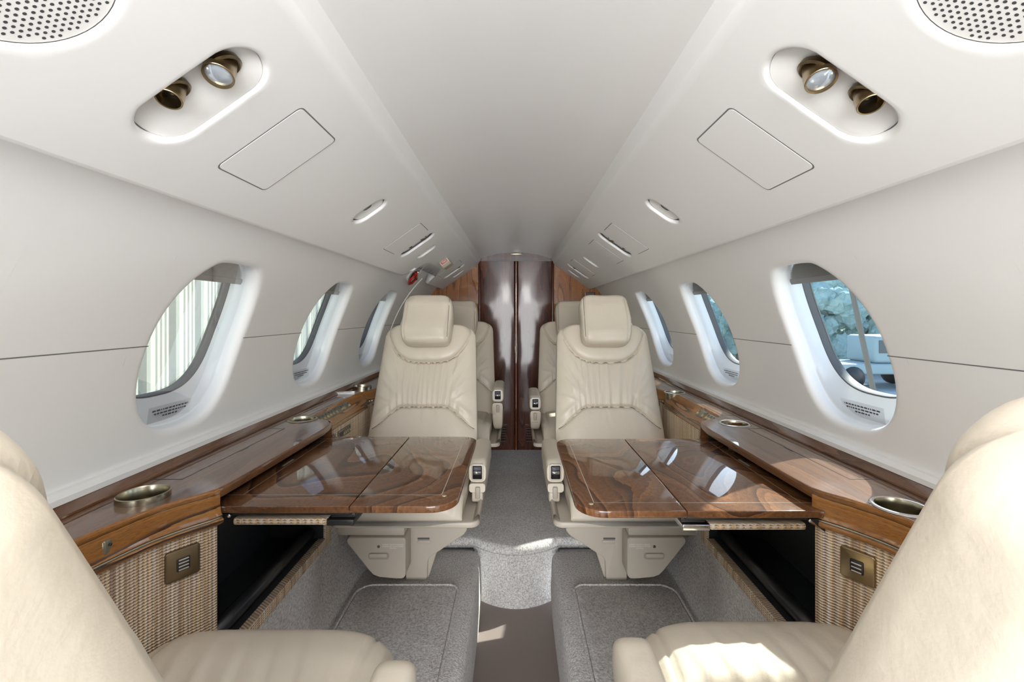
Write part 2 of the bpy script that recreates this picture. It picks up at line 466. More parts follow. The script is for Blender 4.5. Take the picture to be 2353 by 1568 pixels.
RND_PROF = [(1.09, 0), (1.05, -.0006), (1.02, -.0022), (1.0, -.006), (.995, -.014)]
for s in (-1, 1):
    P = panelP(s); side = names[s]
    pills = [(.546, .150, .082, .040), (1.718, .148, .074, .034), (2.76, .150, .074, .032)]
    rounds = [(1.160, .148, .048), (1.90 if s < 0 else 2.275, .150, .044), (2.945, .148, .042)]
    cells = []
    for cy, ct, hl, r in pills: cells.append((cy-.075, cy+.075, .035, .265, pill(cy, ct, hl, r), RND_PROF))
    for cy, ct, r in rounds: cells.append((cy-.07, cy+.07, .06, .24, pill(cy, ct, r, r*.66), RND_PROF))
    cells.append((.35-.1, .35+.1, .055, .255, circ(.345, .155, .066), [(1.06, 0), (1.03, -.0006), (1.0, -.0035)]))
    cut = (2.02, 2.10, 2.46, 2.58)
    def tm(y):
        if s > 0: return TL1
        return TL1 - .115*(ss(cut[0], cut[1], y) - ss(cut[2], cut[3], y))
    def PP(y, t, n=0):
        if t > .24: t = .24 + (t-.24)/(TL1-.24)*(tm(y)-.24)
        elif s < 0 and t > .17:
            lim = tm(y)
            if lim < .24: t = .17+(t-.17)*(lim-.17-.0)/(.24-.17)*.8
        return P(y, t, n)
    V, F = sheet(PP, Y0, Y1-.003, TL0, TL1, cells, .04, .03)
    # rolled lower edge and aisle-side lip
    ys = [lerp(Y0, Y1-.003, k/120) for k in range(121)]
    rings = []
    for y in ys:
        e = tm(y); ring = []
        for k in range(7):
            a = PI*.75*k/6; ring.append(P(y, e+.010*math.sin(a), -.010*(1-math.cos(a))))
        ring.append(P(y, e-.03, -.045)); rings.append(ring)
    a_ = loft(rings, False)
    rings = []
    for y in ys:
        ring = []
        for k in range(7):
            a = math.radians(50)*k/6; ring.append(P(y, TL0-.022*math.sin(a), -.022*(1-math.cos(a))))
        ring.append((s*.238, y, EYE+.366)); ring.append((s*.2395, y, EYE+.390)); rings.append(ring)
    b_ = loft(rings, False)
    VV, FF = join((V, F), a_, b_)
    oh = put('trim_%d' % (3 if s < 0 else 4), VV, FF, liner, fix=False); oh['kind'] = 'structure'
    oh['label'] = 'sloping white overhead service panel along the %s side' % side
    # cover plates set in the panel
    covers = [(.665, .790, .077, .226, .008), (1.500, 1.630, .080, .226, .006)] + ([(2.54, 2.645, .080, .226, .004)] if s < 0 else [(1.845, 1.965, .078, .222, .004), (2.50, 2.61, .076, .222, .004)])
    for i, (ya, yb, ta, tb, rr) in enumerate(covers):
        pl = rrect(ya, yb, ta, tb, rr, 4)
        cp = put('access_cover', *prism(pl, lambda y, t: P(y, t, -.001), lambda y, t: P(y, t, .0010)), liner, oh, smooth=False)
        put('cover_gap', *seg_strip(P, rrect(ya-.0022, yb+.0022, ta-.0022, tb+.0022, rr+.001, 4), .0034, .0004), groove, oh, smooth=False)
    # reading light clusters
    for i, (cy, ct, hl, r) in enumerate(pills):
        where = ('first', 'second', 'third')[i]
        rt = thing('reading_light', '%s oval reading light and air outlet recess in the %s overhead panel, counted from the near end' % (('nearest large', 'second', 'farthest'))[i:i+1] + () if False else
                   '%s oval recess with reading light and air outlet in the %s overhead panel' % (('nearest', 'middle', 'farthest')[i], side), 'light', P(cy, ct, -.02), 0)
        # tilted floor plate, deeper on the near side
        out = [(y, t) for y, t in pill(cy, ct, hl*.99, r*.98)]
        dep = lambda y: lerp(-.021, -.0045, ss(cy-r, cy+r, y)) if i == 0 else lerp(-.030, -.014, ss(cy-r, cy+r, y))
        kd = 0 if i == 0 else -.012
        V = [P(cy+(y-cy)*q, ct+(t-ct)*q, dep(cy+(y-cy)*q)) for q in (.02, .5, .9, 1.0) for y, t in out]
        V += [P(y, t, -.036) for y, t in out]
        n = len(out); rings = [V[k*n:(k+1)*n] for k in range(5)]
        put('recess_plate', *loft(rings, True, True, False), plate, rt, world=True, auto=math.radians(50))
        put('recess_gap', *loft([[P(cy+(y-cy)*1.0, ct+(t-ct)*1.0, n_) for y, t in out] for n_ in ((-.0105, -.034) if i == 0 else (-.008, -.034))], True, False, False), gasket, rt, world=True)
        lo = [(P(cy-.010, .108 if s < 0 else .118, -.012+kd), .0165, True), (P(cy-.022, .166 if s < 0 else .176, -.013+kd), .0135, False)]
        axis = Vector((-s*.10, -.46, -.88)).normalized()
        for pos, rad, has in lo:
            o_ = Vector(pos)
            put('swivel_socket', *lathe([(rad*1.25, -.002), (rad*1.3, .004), (rad*1.12, .006), (rad*.9, .003)], o_, (-s*.50, .1, -.82), 28, False), bronze2, rt, world=True, auto=.6)
            hd = put('lamp_head' if has else 'air_nozzle', *lathe([(rad*.93, -.006), (rad*.94, .005), (rad*1.0, .0065), (rad*1.01, .021), (rad*.98, .0215), (rad*.88, .021), (rad*.86, .012), (rad*.84, .011 if has else .0005)], o_, axis, 32, False), bronze, rt, world=True, auto=.6)
            if has:
                put('lens', *lathe([(.0002, .0205), (rad*.3, .0203), (rad*.6, .0195), (rad*.87, .0175)], o_, axis, 28, False), lens, rt, world=True)
            else:
                put('nozzle_core', *lathe([(rad*.86, .004), (rad*.5, .005), (rad*.25, .010), (.0002, .0105)], o_, axis, 24, False), black, rt, world=True)
    for i, (cy, ct, r) in enumerate(rounds):
        if i == 2:
            sp = thing('speaker', 'far round speaker grille near the bulkhead in the %s overhead panel' % side, 'speaker', P(cy, ct, -.01))
            V, F = loft([[P(cy+(y-cy)*q, ct+(t-ct)*q, -.006) for y, t in pill(cy, ct, r, r*.66)] for q in (.02, .5, 1)], True, True, False)
            put('grille', V, F, MATS['pleated_shade'], sp, world=True)
            continue
        rt = thing('air_outlet', '%s round recessed air outlet in the %s overhead panel' % (('near', 'far')[i], side), 'air vent', P(cy, ct, -.015))
        dep = lambda y: lerp(-.024, -.008, ss(cy-r*.66, cy+r*.66, y))
        out = pill(cy, ct, r*.985, r*.66*.985)
        rings = [[P(cy+(y-cy)*q, ct+(t-ct)*q, dep(cy+(y-cy)*q)) for y, t in out] for q in (.30, .36, .6, .9, 1.0)] + [[P(y, t, -.026) for y, t in out]]
        put('outlet_plate', *loft(rings, True, False, False), plate, rt, world=True, auto=.6)
        put('outlet_rim_gap', *loft([[P(y, t, n_) for y, t in out] for n_ in (-.0085, -.024)], True, False, False), gasket, rt, world=True)
        put('outlet_core', *lathe([(.0002, .004), (r*.28, .003), (r*.33, -.006)], P(cy-.012, ct, -.014), (-s*.576, 0, -.818), 24), black, rt, world=True)
        put('outlet_gap', *loft([[P(cy+(y-cy)*q, ct+(t-ct)*q, dep(y)+.0005) for y, t in out] for q in (.975, 1.0)], True, False, False), gasket, rt, world=True)
    # near speaker
    cy, ct, r = .345, .155, .065
    sp = thing('speaker', 'large round perforated white speaker grille at the top %s corner' % side, 'speaker', P(cy, ct, -.01))
    V, F = loft([[P(cy+(y-cy)*q, ct+(t-ct)*q, -.0035) for y, t in circ(cy, ct, r)] for q in (.02, .5, 1)], True, True, False)
    put('grille', V, F, plate, sp, world=True)
    segs = []; p_ = .0058
    for i in range(-13, 14):
        for j in range(-15, 16):
            yy = i*p_+(p_/2 if j % 2 else 0); tt = j*p_*.866
            if math.hypot(yy, tt) < r-.004:
                segs.append(([P(cy+yy+.0015*math.cos(k*PI/4), ct+tt+.0015*math.sin(k*PI/4), -.0033) for k in range(8)], [tuple(range(8))]))
    put('grille_holes', *join(*segs), print_d, sp, world=True, smooth=False, kind='stuff', label='dark perforations of the speaker grille')

# bulkhead
def disc_poly(y, r, zb, n=60):
    a0 = math.asin((zb-ZC)/r); P_ = []
    for k in range(n+1):
        a = lerp(a0, PI-a0, k/n); P_.append((r*math.cos(a), ZC+r*math.sin(a)))
    return P_
pl = disc_poly(0, .80, -.02)
wf_ = put('wall_front', *prism(pl, lambda x, z: (x, 3.122, z), lambda x, z: (x, 3.15, z)), wood_bulk, smooth=False); wf_['kind'] = 'structure'
segs = []
for x in (-.249, .249): segs.append(box(x-.008, x+.008, 3.098, 3.125, 0, EYE+.36))
put('door_post', *join(*segs[:1]), wood_door, wf_, bevel=.003); put('door_post', *join(*segs[1:]), wood_door, wf_, bevel=.003)
hd = []
for k in range(25):
    x = lerp(-.245, .245, k/24); hd.append((x, ZC+math.sqrt(R*R-x*x)+.01))
poly = [(-.245, EYE+.366)] + hd + [(.245, EYE+.366)]
put('header_rail', *prism(poly, lambda x, z: (x, 3.09, z), lambda x, z: (x, 3.125, z)), wood_door, wf_, smooth=False)
put('header_slot', *box(-.238, .238, 3.094, 3.124, EYE+.358, EYE+.367), black, wf_, smooth=False)
lp = put('header_lamp', *box(-.045, .045, 3.084, 3.095, EYE+.401, EYE+.411), brass, wf_, bevel=.002)
for i, (x0, x1) in enumerate(((-.240, -.0045), (.0045, .240))):
    d = put('door_%d' % (i+1), [], [], wood_door); bpy.data.objects.remove(d)
    nseg = 14; prof = []
    for k in range(nseg+1):
        f = k/nseg; prof.append((lerp(x0, x1, f), 3.100 - .004*math.sin(PI*f)**.6))
    rings = [[(x, y, z) for x, y in prof] + [(x1, 3.118, z), (x0, 3.118, z)] for z in [lerp(.004, EYE+.360, k/30) for k in range(31)]]
    d = put('door_%d' % (i+1), *loft(rings), wood_door, auto=math.radians(40)); d['kind'] = 'structure'
    d['label'] = 'glossy dark mahogany folding door leaf, %s of the pair' % ('left', 'right')[i]
    sg = -1 if i == 0 else 1
    lx0, lx1 = (-.150, -.068) if i == 0 else (.068, .150)
    put('louver_frame', *join(box(lx0-.006, lx1+.006, 3.090, 3.100, .055, .060), box(lx0-.006, lx1+.006, 3.090, 3.100, .170, .175), box(lx0-.006, lx0, 3.090, 3.100, .06, .17), box(lx1, lx1+.006, 3.090, 3.100, .06, .17)), wood_door, d, smooth=False)
    put('louver_opening', *box(lx0, lx1, 3.0945, 3.097, .06, .17), black, d, smooth=False)
    for k in range(6):
        z = .070+k*.017
        put('slat', [(lx0, 3.087, z), (lx1, 3.087, z), (lx1, 3.095, z+.009), (lx0, 3.095, z+.009), (lx0, 3.089, z-.002), (lx1, 3.089, z-.002), (lx1, 3.097, z+.007), (lx0, 3.097, z+.007)], [(0,1,2,3),(4,7,6,5),(0,4,5,1),(3,2,6,7),(0,3,7,4),(1,5,6,2)], wood_door, d, smooth=False)
    px = -.009 if i == 0 else .009
    put('edge_moulding', *tube([(px, 3.098, .004), (px, 3.098, EYE+.358)], .006, 8), wood_door, d)
    if i == 0: put('latch', *box(-.010, -.002, 3.084, 3.096, .66, .71), bronze2, d, bevel=.002)
bv = thing('wall_vent', 'small black two-slot vent in the wood bulkhead above the right seat', 'vent', (.505, 3.12, 1.02))
fr = [box(.474, .480, 3.112, 3.122, 1.016, 1.074), box(.532, .538, 3.112, 3.122, 1.016, 1.074), box(.480, .532, 3.112, 3.122, 1.016, 1.021), box(.480, .532, 3.112, 3.122, 1.069, 1.074)]
put('vent_frame', *join(*fr), wood_door, bv, world=True, smooth=False)
put('vent_opening', *box(.480, .532, 3.118, 3.1215, 1.021, 1.069), black, bv, world=True, smooth=False)
put('vent_bar', *box(.480, .532, 3.113, 3.119, 1.0435, 1.0465), gasket, bv, world=True, smooth=False)

# ------------------------------------------------------------------ floor: platforms, dropped aisle, raised aft floor
AX = .138; ZA = -.240                                # dropped aisle half width and level
def curveY(x): return 1.80 + .085*(abs(x)/.16)**2    # bowed edge of the raised floor
fl = put('floor', *box(-AX-.03, AX+.03, Y0, 1.95, ZA-.01, ZA), vinyl, smooth=False); fl['kind'] = 'structure'
for s in (-1, 1):
    ring = []
    ys = [Y0] + [lerp(.0, 1.77, k/12) for k in range(13)]
    prof = []
    for k in range(9):
        a = PI/2*k/8; prof.append((AX+.035*(1-math.sin(a))*1.0, -.035*(1-math.cos(a)), ))
    rings = []
    def rimx(y): return AX + .006*ss(1.2, .5, y)
    for y in ys:
        r_ = []
        for k in range(9):
            a = PI/2*k/8; r_.append((s*(rimx(y)+.035-.035*math.sin(a)), y, -.035+.035*math.cos(a)))
        r_.append((s*(rimx(y)-.004), y, ZA*.6)); r_.append((s*rimx(y), y, ZA))
        r_ = [(s*.60, y, 0), (s*.4, y, 0)] + r_
        rings.append(r_)
    for k in range(1, 7):                            # rounded far corner of the platform
        a = PI/2*k/6; r = .04; y = 1.77+r*math.sin(a); ins = r*(1-math.cos(a))
        r_ = []
        for q in range(9):
            b = PI/2*q/8; r_.append((s*(AX+.035-.035*math.sin(b)+ins), y, -.035+.035*math.cos(b)-ins*.5))
        r_.append((s*(AX+ins), y, ZA*.6)); r_.append((s*(AX+ins), y, ZA))
        rings.append([(s*.60, y, -ins*.5), (s*.4, y, -ins*.5)] + r_)
    o = put('floor', *loft(rings, False), carpet, fix=True); o['kind'] = 'structure'; o['label'] = 'grey carpeted seat platform along the %s side' % names[s]
    # loose carpet panel with a bound edge
    ya, yb = .2, 1.545
    pts = rrect(.197, .525, ya, yb, [.05, .03, .01, .01], 6)
    mt = put('floor_mat', *slab([(s*x, y) for x, y in (pts if s > 0 else pts[::-1])], .0005, .009, .004), carpet)
    tag(mt, 'grey carpet floor mat in front of the seat under the %s table' % names[s], 'mat', 'floor mats')
    path = [(s*x, y, .008) for x, y in rrect(.192, .530, ya, yb, [.055, .035, .01, .01], 6)]
    put('bound_edge', *tube(path + [path[0]], .0045, 8, False), carpet, mt)
# raised aft floor with bullnose and riser
xs = [lerp(-.60, .60, k/60) for k in range(61)]
rings = []
def cy_(x): return 1.80 + .075*min(1, (abs(x)/.17))**2 if abs(x) < .17 else 1.875
for x in xs:
    y = cy_(x); r_ = [(x, Y1, .004)]
    for q in range(1, 12): r_.append((x, lerp(Y1, y+.03, q/12), .004))
    for k in range(9):
        a = PI*.62*k/8; r_.append((x, y+.022-.022*math.sin(a), -.018+.022*math.cos(a)))
    rings.append(r_)
o = put('floor', *loft(rings, False), carpet); o['kind'] = 'structure'; o['label'] = 'grey carpeted raised aisle floor running to the doors'
path = [(x, cy_(x)+.004, -.033) for x in xs if abs(x) < .33]
put('bound_edge', *tube(path, .005, 8), carpet, o)
rings = []
for k in range(31):
    x = lerp(-.20, .20, k/30); y = cy_(x)+.012
    rings.append([(x, y, -.02), (x, y+.002, -.10), (x, y-.004, -.2), (x, y-.010, ZA+.001)])
o = put('floor', *loft(rings, False), carpet); o['kind'] = 'structure'; o['label'] = 'curved carpeted riser below the raised aisle floor'
put('floor', *join(box(-.62, -.175, 1.86, 1.90, -.09, -.034), box(.175, .62, 1.86, 1.90, -.09, -.034)), black, smooth=False)['kind'] = 'structure'

# ------------------------------------------------------------------ side ledges
ZT = EYE-.317                                        # ledge top
KX = [(-1.0, .640), (.50, .640), (.62, .625), (.662, .619), (.70, .610), (.735, .600), (.765, .585), (.795, .566), (.815, .549), (.835, .540), (1.0, .536), (1.27, .533), (1.33, .540)]
KX2 = [(1.33, .540), (1.352, .548), (1.366, .565), (1.38, .600), (1.40, .625), (1.43, .636), (1.80, .641), (1.86, .630), (1.91, .606), (1.96, .596), (2.02, .60), (2.10, .625), (2.2, .640), (3.11, .640)]
def interp(T, y):
    if y <= T[0][0]: return T[0][1]
    for (a, va), (b, vb) in zip(T, T[1:]):
        if y <= b: 
            t = (y-a)/(b-a); return lerp(va, vb, t)
    return T[-1][1]
def xin(y): return interp(KX+KX2[1:], y)
def xfab(y):                                        # woven cloth face below
    return interp([(-1, .625), (.55, .625), (.662, .610), (.72, .596), (.765, .575), (.80, .556), (.83, .546), (1.31, .546), (1.33, .585), (1.40, .60), (2.0, .60), (3.1, .62)], y)
def xfab(y):
    if y < .834: return sum(xin(y+d) for d in (-.012, -.006, 0, .006, .012))/5 + .002
    return interp([(.83, .546), (1.31, .546), (1.33, .585), (1.40, .60), (2.0, .60), (3.1, .62)], y)
def smoothpath(ys, fn, w_=.012):
    return [(sum(fn(y+d) for d in (-w_, -w_/2, 0, w_/2, w_))/5, y) for y in ys]
for s in (-1, 1):
    side = names[s]
    dash = thing('side_ledge', '%s walnut side ledge with cup holders running along the cabin wall' % side, 'ledge', (s*.64, 1.0, 0))
    ys = [Y0, -.5, 0, .3, .5] + [.55+.01*k for k in range(157)] + [2.2, 2.5, 2.8, 3.118]
    ys = sorted(set(round(v_, 4) for v_ in ys))
    inner = [(x, y) for x, y in smoothpath(ys, xin)]
    # top board with cup holder holes: built as strips either side of holes
    CUPS = [(.640 if s < 0 else .632, .785 if s < 0 else .750), (.641 if s < 0 else .630, 1.370 if s < 0 else 1.318), (.660 if s < 0 else .640, 1.958 if s < 0 else 1.845)]
    CR = .0385
    bm_V, bm_F = [], []
    xo = .722
    def innerx(y): return sum(xin(y+d) for d in (-.012, -.006, 0, .006, .012))/5
    def Pt(y, t, o=0):                               # t 0..1 from inner edge to wall
        return (s*lerp(innerx(y), xo, t), y, ZT+o)
    cells = []
    for cx, cy in CUPS:
        ya, yb = cy-.048, cy+.048
        out = []
        for k in range(56):
            a = 2*PI*k/56; yy = cy+CR*math.cos(a); xx = cx+CR*math.sin(a); out.append((yy, (xx-innerx(yy))/(xo-innerx(yy))))
        cells.append((ya, yb, 0, 1, out, [(1, 0), (1, -.004)]))
    V, F = sheet(Pt, Y0, 3.118, 0, 1, cells, .02, .25)
    top = put('ledge_top', V, F, wood_ledge, dash, world=True, fix=False, smooth=False)
    # front edge: rounded nose, then fascia, brass line and lower lip
    def nose(y):
        x = innerx(y)
        return [(x, ZT), (x-.0015, ZT-.0004), (x-.003, ZT-.002), (x-.0035, ZT-.0045)]
    sec = {}
    def fascia(y):
        x = innerx(y); f = xfab(y)
        scoop = ss(1.345, 1.40, y)*(1-ss(1.84, 1.90, y))
        slot = 1 if .832 < y < 1.335 else 0
        rail_x = min(x, f)-.004
        if scoop > 0:
            rx = lerp(x-.0035, .604, scoop)
        else: rx = x-.0035
        return nose(y) + [(lerp(x-.0037, (x+rx)/2+.003*0, scoop), ZT-.016), (rx, ZT-.030), (rx-.001, ZT-.038), (rx-.002, ZT-.044), (rx-.0045, ZT-.049)]
    yl = [y for y in ys if y <= .832]; yl.append(.832)
    rings = [[(s*x, y, z) for x, z in fascia(y)] for y in yl]
    put('fascia', *loft(rings, False), wood_fascia, dash, world=True, auto=math.radians(60))
    put('brass_strip', *tube([(s*(fascia(y)[-1][0]+.001), y, ZT-.052) for y in yl if y > .3], .0024, 8), brass, dash, world=True)
    rings = [[(s*(fascia(y)[-1][0]+a), y, ZT+b) for a, b in ((.001, -.053), (-.002, -.056), (-.002, -.061), (.002, -.065), (.03, -.065))] for y in yl]
    put('lower_lip', *loft(rings, False), wood_fascia, dash, world=True, auto=math.radians(60))
    yl = [y for y in ys if y >= 1.335]; yl[0] = 1.335
    rings = [[(s*x, y, z) for x, z in fascia(y)] for y in yl]
    put('scoop_fascia', *loft(rings, False), wood_fascia, dash, world=True, auto=math.radians(60))
    put('brass_strip', *tube([(s*(fascia(y)[-1][0]+.001), y, ZT-.052) for y in yl if y < 2.3], .0024, 8), brass, dash, world=True)
    rings = [[(s*(fascia(y)[-1][0]+a), y, ZT+b) for a, b in ((.001, -.053), (-.002, -.056), (-.002, -.061), (.002, -.065), (.03, -.065))] for y in yl]
    put('lower_lip', *loft(rings, False), wood_fascia, dash, world=True, auto=math.radians(60))
    # over the table slot: a shallow nose board only
    yl = [.832] + [y for y in ys if .832 < y < 1.335] + [1.335]
    rings = [[(s*x, y, z) for x, z in nose(y) + [(innerx(y)-.0035, ZT-.013), (innerx(y)-.001, ZT-.018), (innerx(y)+.02, ZT-.018)]] for y in yl]
    put('slot_nose', *loft(rings, False), wood_edge, dash, world=True, auto=math.radians(60))
    # end cheeks of the slot
    for y in (.826, 1.335):
        put('slot_cheek', *box(min(s*(.556 if y < 1 else .540), s*.70), max(s*(.556 if y < 1 else .540), s*.70), y-.003 if y < 1 else y, y+.003 if y < 1 else y+.006, ZT-.062, ZT-.002), wood_edge if y > 1 else black, dash, world=True, smooth=False)
    # back rail and white moulding
    rings = [[(s*x, y, z) for x, z in ((.700, ZT+.0006), (.7005, ZT+.004), (.716, ZT+.016), (.722, ZT+.0165), (.722, ZT-.002))] for y in (Y0, 0, 1, 2, 3.118)]
    put('back_rail', *loft(rings, False), wood_ledge, dash, world=True, auto=.4)
    rings = [[(s*x, y, z) for x, z in ((.7150, ZT+.0165), (.7155, ZT+.026), (.7235, ZT+.034), (.735, ZT+.0345))] for y in (Y0, 0, 1, 2, 3.118)]
    put('white_moulding', *loft(rings, False), plate, dash, world=True, auto=.6, label='white plastic strip between ledge and wall')
    # lid outline
    e = .0008
    lines = [box(.6395, .6408, .876, 1.262, ZT, ZT+.0004), box(.640, .70, .8753, .8766, ZT, ZT+.0004), box(.640, .70, 1.262, 1.2633, ZT, ZT+.0004)]
    lines.append(box(.6355, .6405, 1.055, 1.085, ZT, ZT+.0005))
    lines += [box(.6455, .6466, 1.43, 1.60, ZT, ZT+.0004), box(.6455, .70, 1.428, 1.4292, ZT, ZT+.0004), box(.60, .6, .55, .56, ZT, ZT)][:2]
    V, F = join(*lines); V = [(s*a, b, c) for a, b, c in V]
    put('lid_gap', V, F, black, dash, world=True, smooth=False, label='dark gap around the flush storage lid')
    # cup holders
    for i, (cx, cy) in enumerate(CUPS):
        ch = thing('cup_holder', '%s brushed brass cup holder sunk in the %s ledge' % (('nearest', 'middle', 'farthest')[i], side), 'cup holder', (s*cx, cy, ZT-.055))
        rr = CR
        hh = .010 if (s < 0 and i != 1) else .002
        if s < 0 and i == 1: hh = .003
        put('cup', *lathe([(.0003, -.052), (rr*.8, -.052), (rr*.90, -.048), (rr*.93, -.01), (rr*.93, hh-.001), (rr*.96, hh+.001), (rr*1.0, hh), (rr*1.01, -.001), (rr*1.0, -.004)], (s*cx, cy, ZT), (0,0,1), 40, False), brass, ch, world=True, auto=.7)
        if s > 0 or i == 1:
            put('rim', *lathe([(rr*.93, .002), (rr*.97, .0032), (rr*1.08, .0022), (rr*1.12, .0004)], (s*cx, cy, ZT), (0,0,1), 40, False), chrome if s > 0 else brass, ch, world=True)
    # cloth covered side wall, with the storage opening under the table
    zlo, zhi = .283, ZT-.05
    side_wall = thing('side_lining', 'woven beige cloth and carpet lining below the %s ledge' % side, 'lining', (s*.6, 1.0, 0))
    def quadstrip(ylist, za, zb):
        return loft([[(s*xfab(y), y, zb), (s*(xfab(y)), y, lerp(zb, za, .5)), (s*xfab(y), y, za)] for y in ylist], False)
    yn = [y for y in ys if .2 < y < .832] + [.832]
    segs = [quadstrip(yn, .0, zhi), ([(s*xfab(.832), .832, zhi), (s*.70, .836, zhi), (s*.70, .836, .05), (s*xfab(.832), .832, .05)], [(0,1,2,3)])]
    put('woven_panel', *join(*segs), weave, side_wall, world=True)
    yf = [1.335] + [y for y in ys if 1.335 < y < 3.0] + [3.1]
    put('woven_panel', *quadstrip(yf, .26, zhi), weave, side_wall, world=True)
    put('woven_column', *box(min(s*.540, s*.60), max(s*.540, s*.60), 1.296, 1.338, .262, ZT-.062), weave, side_wall, world=True, bevel=.003)
    V, F = box(.540, .578, .834, 1.300, .262, .288); V = [(s*a, b, c) for a, b, c in V]
    put('woven_sill', V, F, weave, side_wall, world=True, bevel=.004)
    # carpeted lower side
    rings = []
    for y in [.2, .6, .9, 1.2, 1.30, 1.34, 1.5, 2.0, 3.1]:
        k = ss(1.29, 1.34, y); r_ = []
        top_x = lerp(.550, .602, k); bot = .545
        for q in range(9):
            f = q/8; r_.append((s*(lerp(top_x, bot, f) + .010*math.sin(PI*f)), y, lerp(.262, .0, f)))
        rings.append(r_)
    put('carpeted_side', *loft(rings, False), carpet, side_wall, world=True)
    # black storage cavity
    cav = [([(s*.70, .834, .28), (s*.70, 1.297, .28), (s*.70, 1.297, ZT-.019), (s*.70, .834, ZT-.019)], [(0,1,2,3)]),
           ([(s*.55, .838, .28), (s*.70, .838, .28), (s*.70, .838, ZT-.019), (s*.55, .838, ZT-.019)], [(0,1,2,3)]),
           ([(s*.5465, 1.2955, .28), (s*.70, 1.2955, .28), (s*.70, 1.2955, ZT-.019), (s*.5465, 1.2955, ZT-.019)], [(0,1,2,3)]),
           ([(s*.56, .834, .2885), (s*.70, .834, .2885), (s*.70, 1.297, .2885), (s*.56, 1.297, .2885)], [(0,1,2,3)]),
           ([(s*.54, .834, ZT-.0185), (s*.70, .834, ZT-.0185), (s*.70, 1.333, ZT-.0185), (s*.54, 1.333, ZT-.0185)], [(0,1,2,3)])]
    put('storage_cavity', *join(*cav), blackm, side_wall, world=True, smooth=False, fix=False, label='black lined storage cavity behind the lowered door')
    put('padded_roll', *tube([(s*.585, .842, .306), (s*.585, 1.29, .306)], .017, 16), black, side_wall, world=True)

    # switch plates on the cloth
    yy = .785 if s < 0 else .775; xx = xfab(yy)
    t2 = Vector((-s*(xfab(yy-.02)-xfab(yy+.02))*-1*-1, .04, 0)); t2 = Vector((s*(xfab(yy+.02)-xfab(yy-.02)), .04, 0)).normalized(); nn = Vector((-s*t2.y, s*t2.x, 0)) if True else None
    if nn.x*s > 0: nn = -nn
    zz = .498
    pp = thing('switch_plate', '%s switch plate with a small rocker on the woven cloth below the %s ledge' % ('dark bronze' if s < 0 else 'brass toned', side), 'switch', Vector((s*xx, yy, zz)))
    def Q(a, b, c): return tuple(Vector((s*xx, yy, zz)) + t2*a + Vector((0,0,1))*b + nn*c)
    put('plate', *prism(rrect(-.026, .026, -.026, .026, .005), lambda a, b: Q(a, b, 0), lambda a, b: Q(a, b, .006)), bronze2 if s < 0 else bronze, pp, world=True, bevel=.002)
    put('rocker', *prism(rrect(-.010, .010, -.011, .011, .002), lambda a, b: Q(a, b, .006), lambda a, b: Q(a, b, .0072)), black, pp, world=True, bevel=.0004)
    for k in range(3 if s > 0 else 4):
        b0 = -.008+.0055*k*(1 if s < 0 else 1.2)
        put('rocker_bar', *prism(rrect(-.0075, .0075, b0-.0011, b0+.0011, .0005, 2), lambda a, b: Q(a, b, .0070), lambda a, b: Q(a, b, .0085)), chrome, pp, world=True, smooth=False)
# control strips in the scoop
def facing(o, s, y, x, z, ny_, nz_): pass
def ctrl(s, y0, y1, name, label, on_cloth=False, nb=4, screen=False):
    yc = (y0+y1)/2
    if on_cloth: ctr = Vector((s*.5995, yc, ZT-.092)); up = Vector((0,0,1)); nrm = Vector((-s, 0, 0)); h = .013
    else:
        a = Vector((s*.633, yc, ZT-.006)); b = Vector((s*.606, yc, ZT-.030)); ctr = (a+b)/2; up = (a-b).normalized(); nrm = Vector((-s*up.z, 0, s*up.x)); nrm = Vector((-s*abs(up.z), 0, abs(up.x))).normalized(); h = .0135
    o = thing(name, label, 'control panel', ctr)
    ax = Vector((0,1,0)); hl = (y1-y0)/2
    def Q(a_, b_, c_): return tuple(ctr + ax*a_ + up*b_ + nrm*c_)
    put('plate', *prism(rrect(-hl, hl, -h, h, .002, 3), lambda a, b: Q(a, b, 0), lambda a, b: Q(a, b, .004)), MATS['switch_bronze'], o, world=True, bevel=.0008)
    k0 = 0
    if screen:
        put('display', *prism(rrect(-hl*.9, -hl*.3, -h*.6, h*.6, .001, 2), lambda a, b: Q(a, b, .004), lambda a, b: Q(a, b, .0048)), black, o, world=True, smooth=False); 
    for k in range(nb):
        u0 = lerp(-hl*(.8 if not screen else .15), hl*.8, k/max(1, nb-1)) if nb > 1 else 0
        put('button', *prism(rrect(u0-.0028, u0+.0028, -h*.62, -.0005, .0012, 3), lambda a, b: Q(a, b, .004), lambda a, b: Q(a, b, .0065)), yellowm, o, world=True, smooth=False)
        put('legend', *prism(rrect(u0-.0035, u0+.0035, h*.25, h*.72, .0005, 2), lambda a, b: Q(a, b, .004), lambda a, b: Q(a, b, .0044)), print_d, o, world=True, smooth=False)
newmat('switch_bronze', (.22,.20,.15), .35, .6)
ctrl(-1, 1.405, 1.555, 'control_panel', 'longest bronze switch strip in the scooped left ledge', nb=6)
ctrl(-1, 1.560, 1.625, 'control_panel', 'middle bronze switch strip in the scooped left ledge', nb=2)
ctrl(-1, 1.630, 1.690, 'control_panel', 'farthest short bronze switch strip in the scooped left ledge', nb=2)
ctrl(-1, 1.43, 1.51, 'control_panel', 'near bronze button panel on the woven cloth below the left ledge', True, 4)
ctrl(-1, 1.535, 1.645, 'control_panel', 'far bronze button panel with dark screen on the woven cloth', True, 4, True)
ctrl(1, 1.385, 1.485, 'control_panel', 'longer brass display strip in the scooped right ledge', nb=5)
ctrl(1, 1.500, 1.550, 'control_panel', 'short square brass control in the scooped right ledge', nb=2)
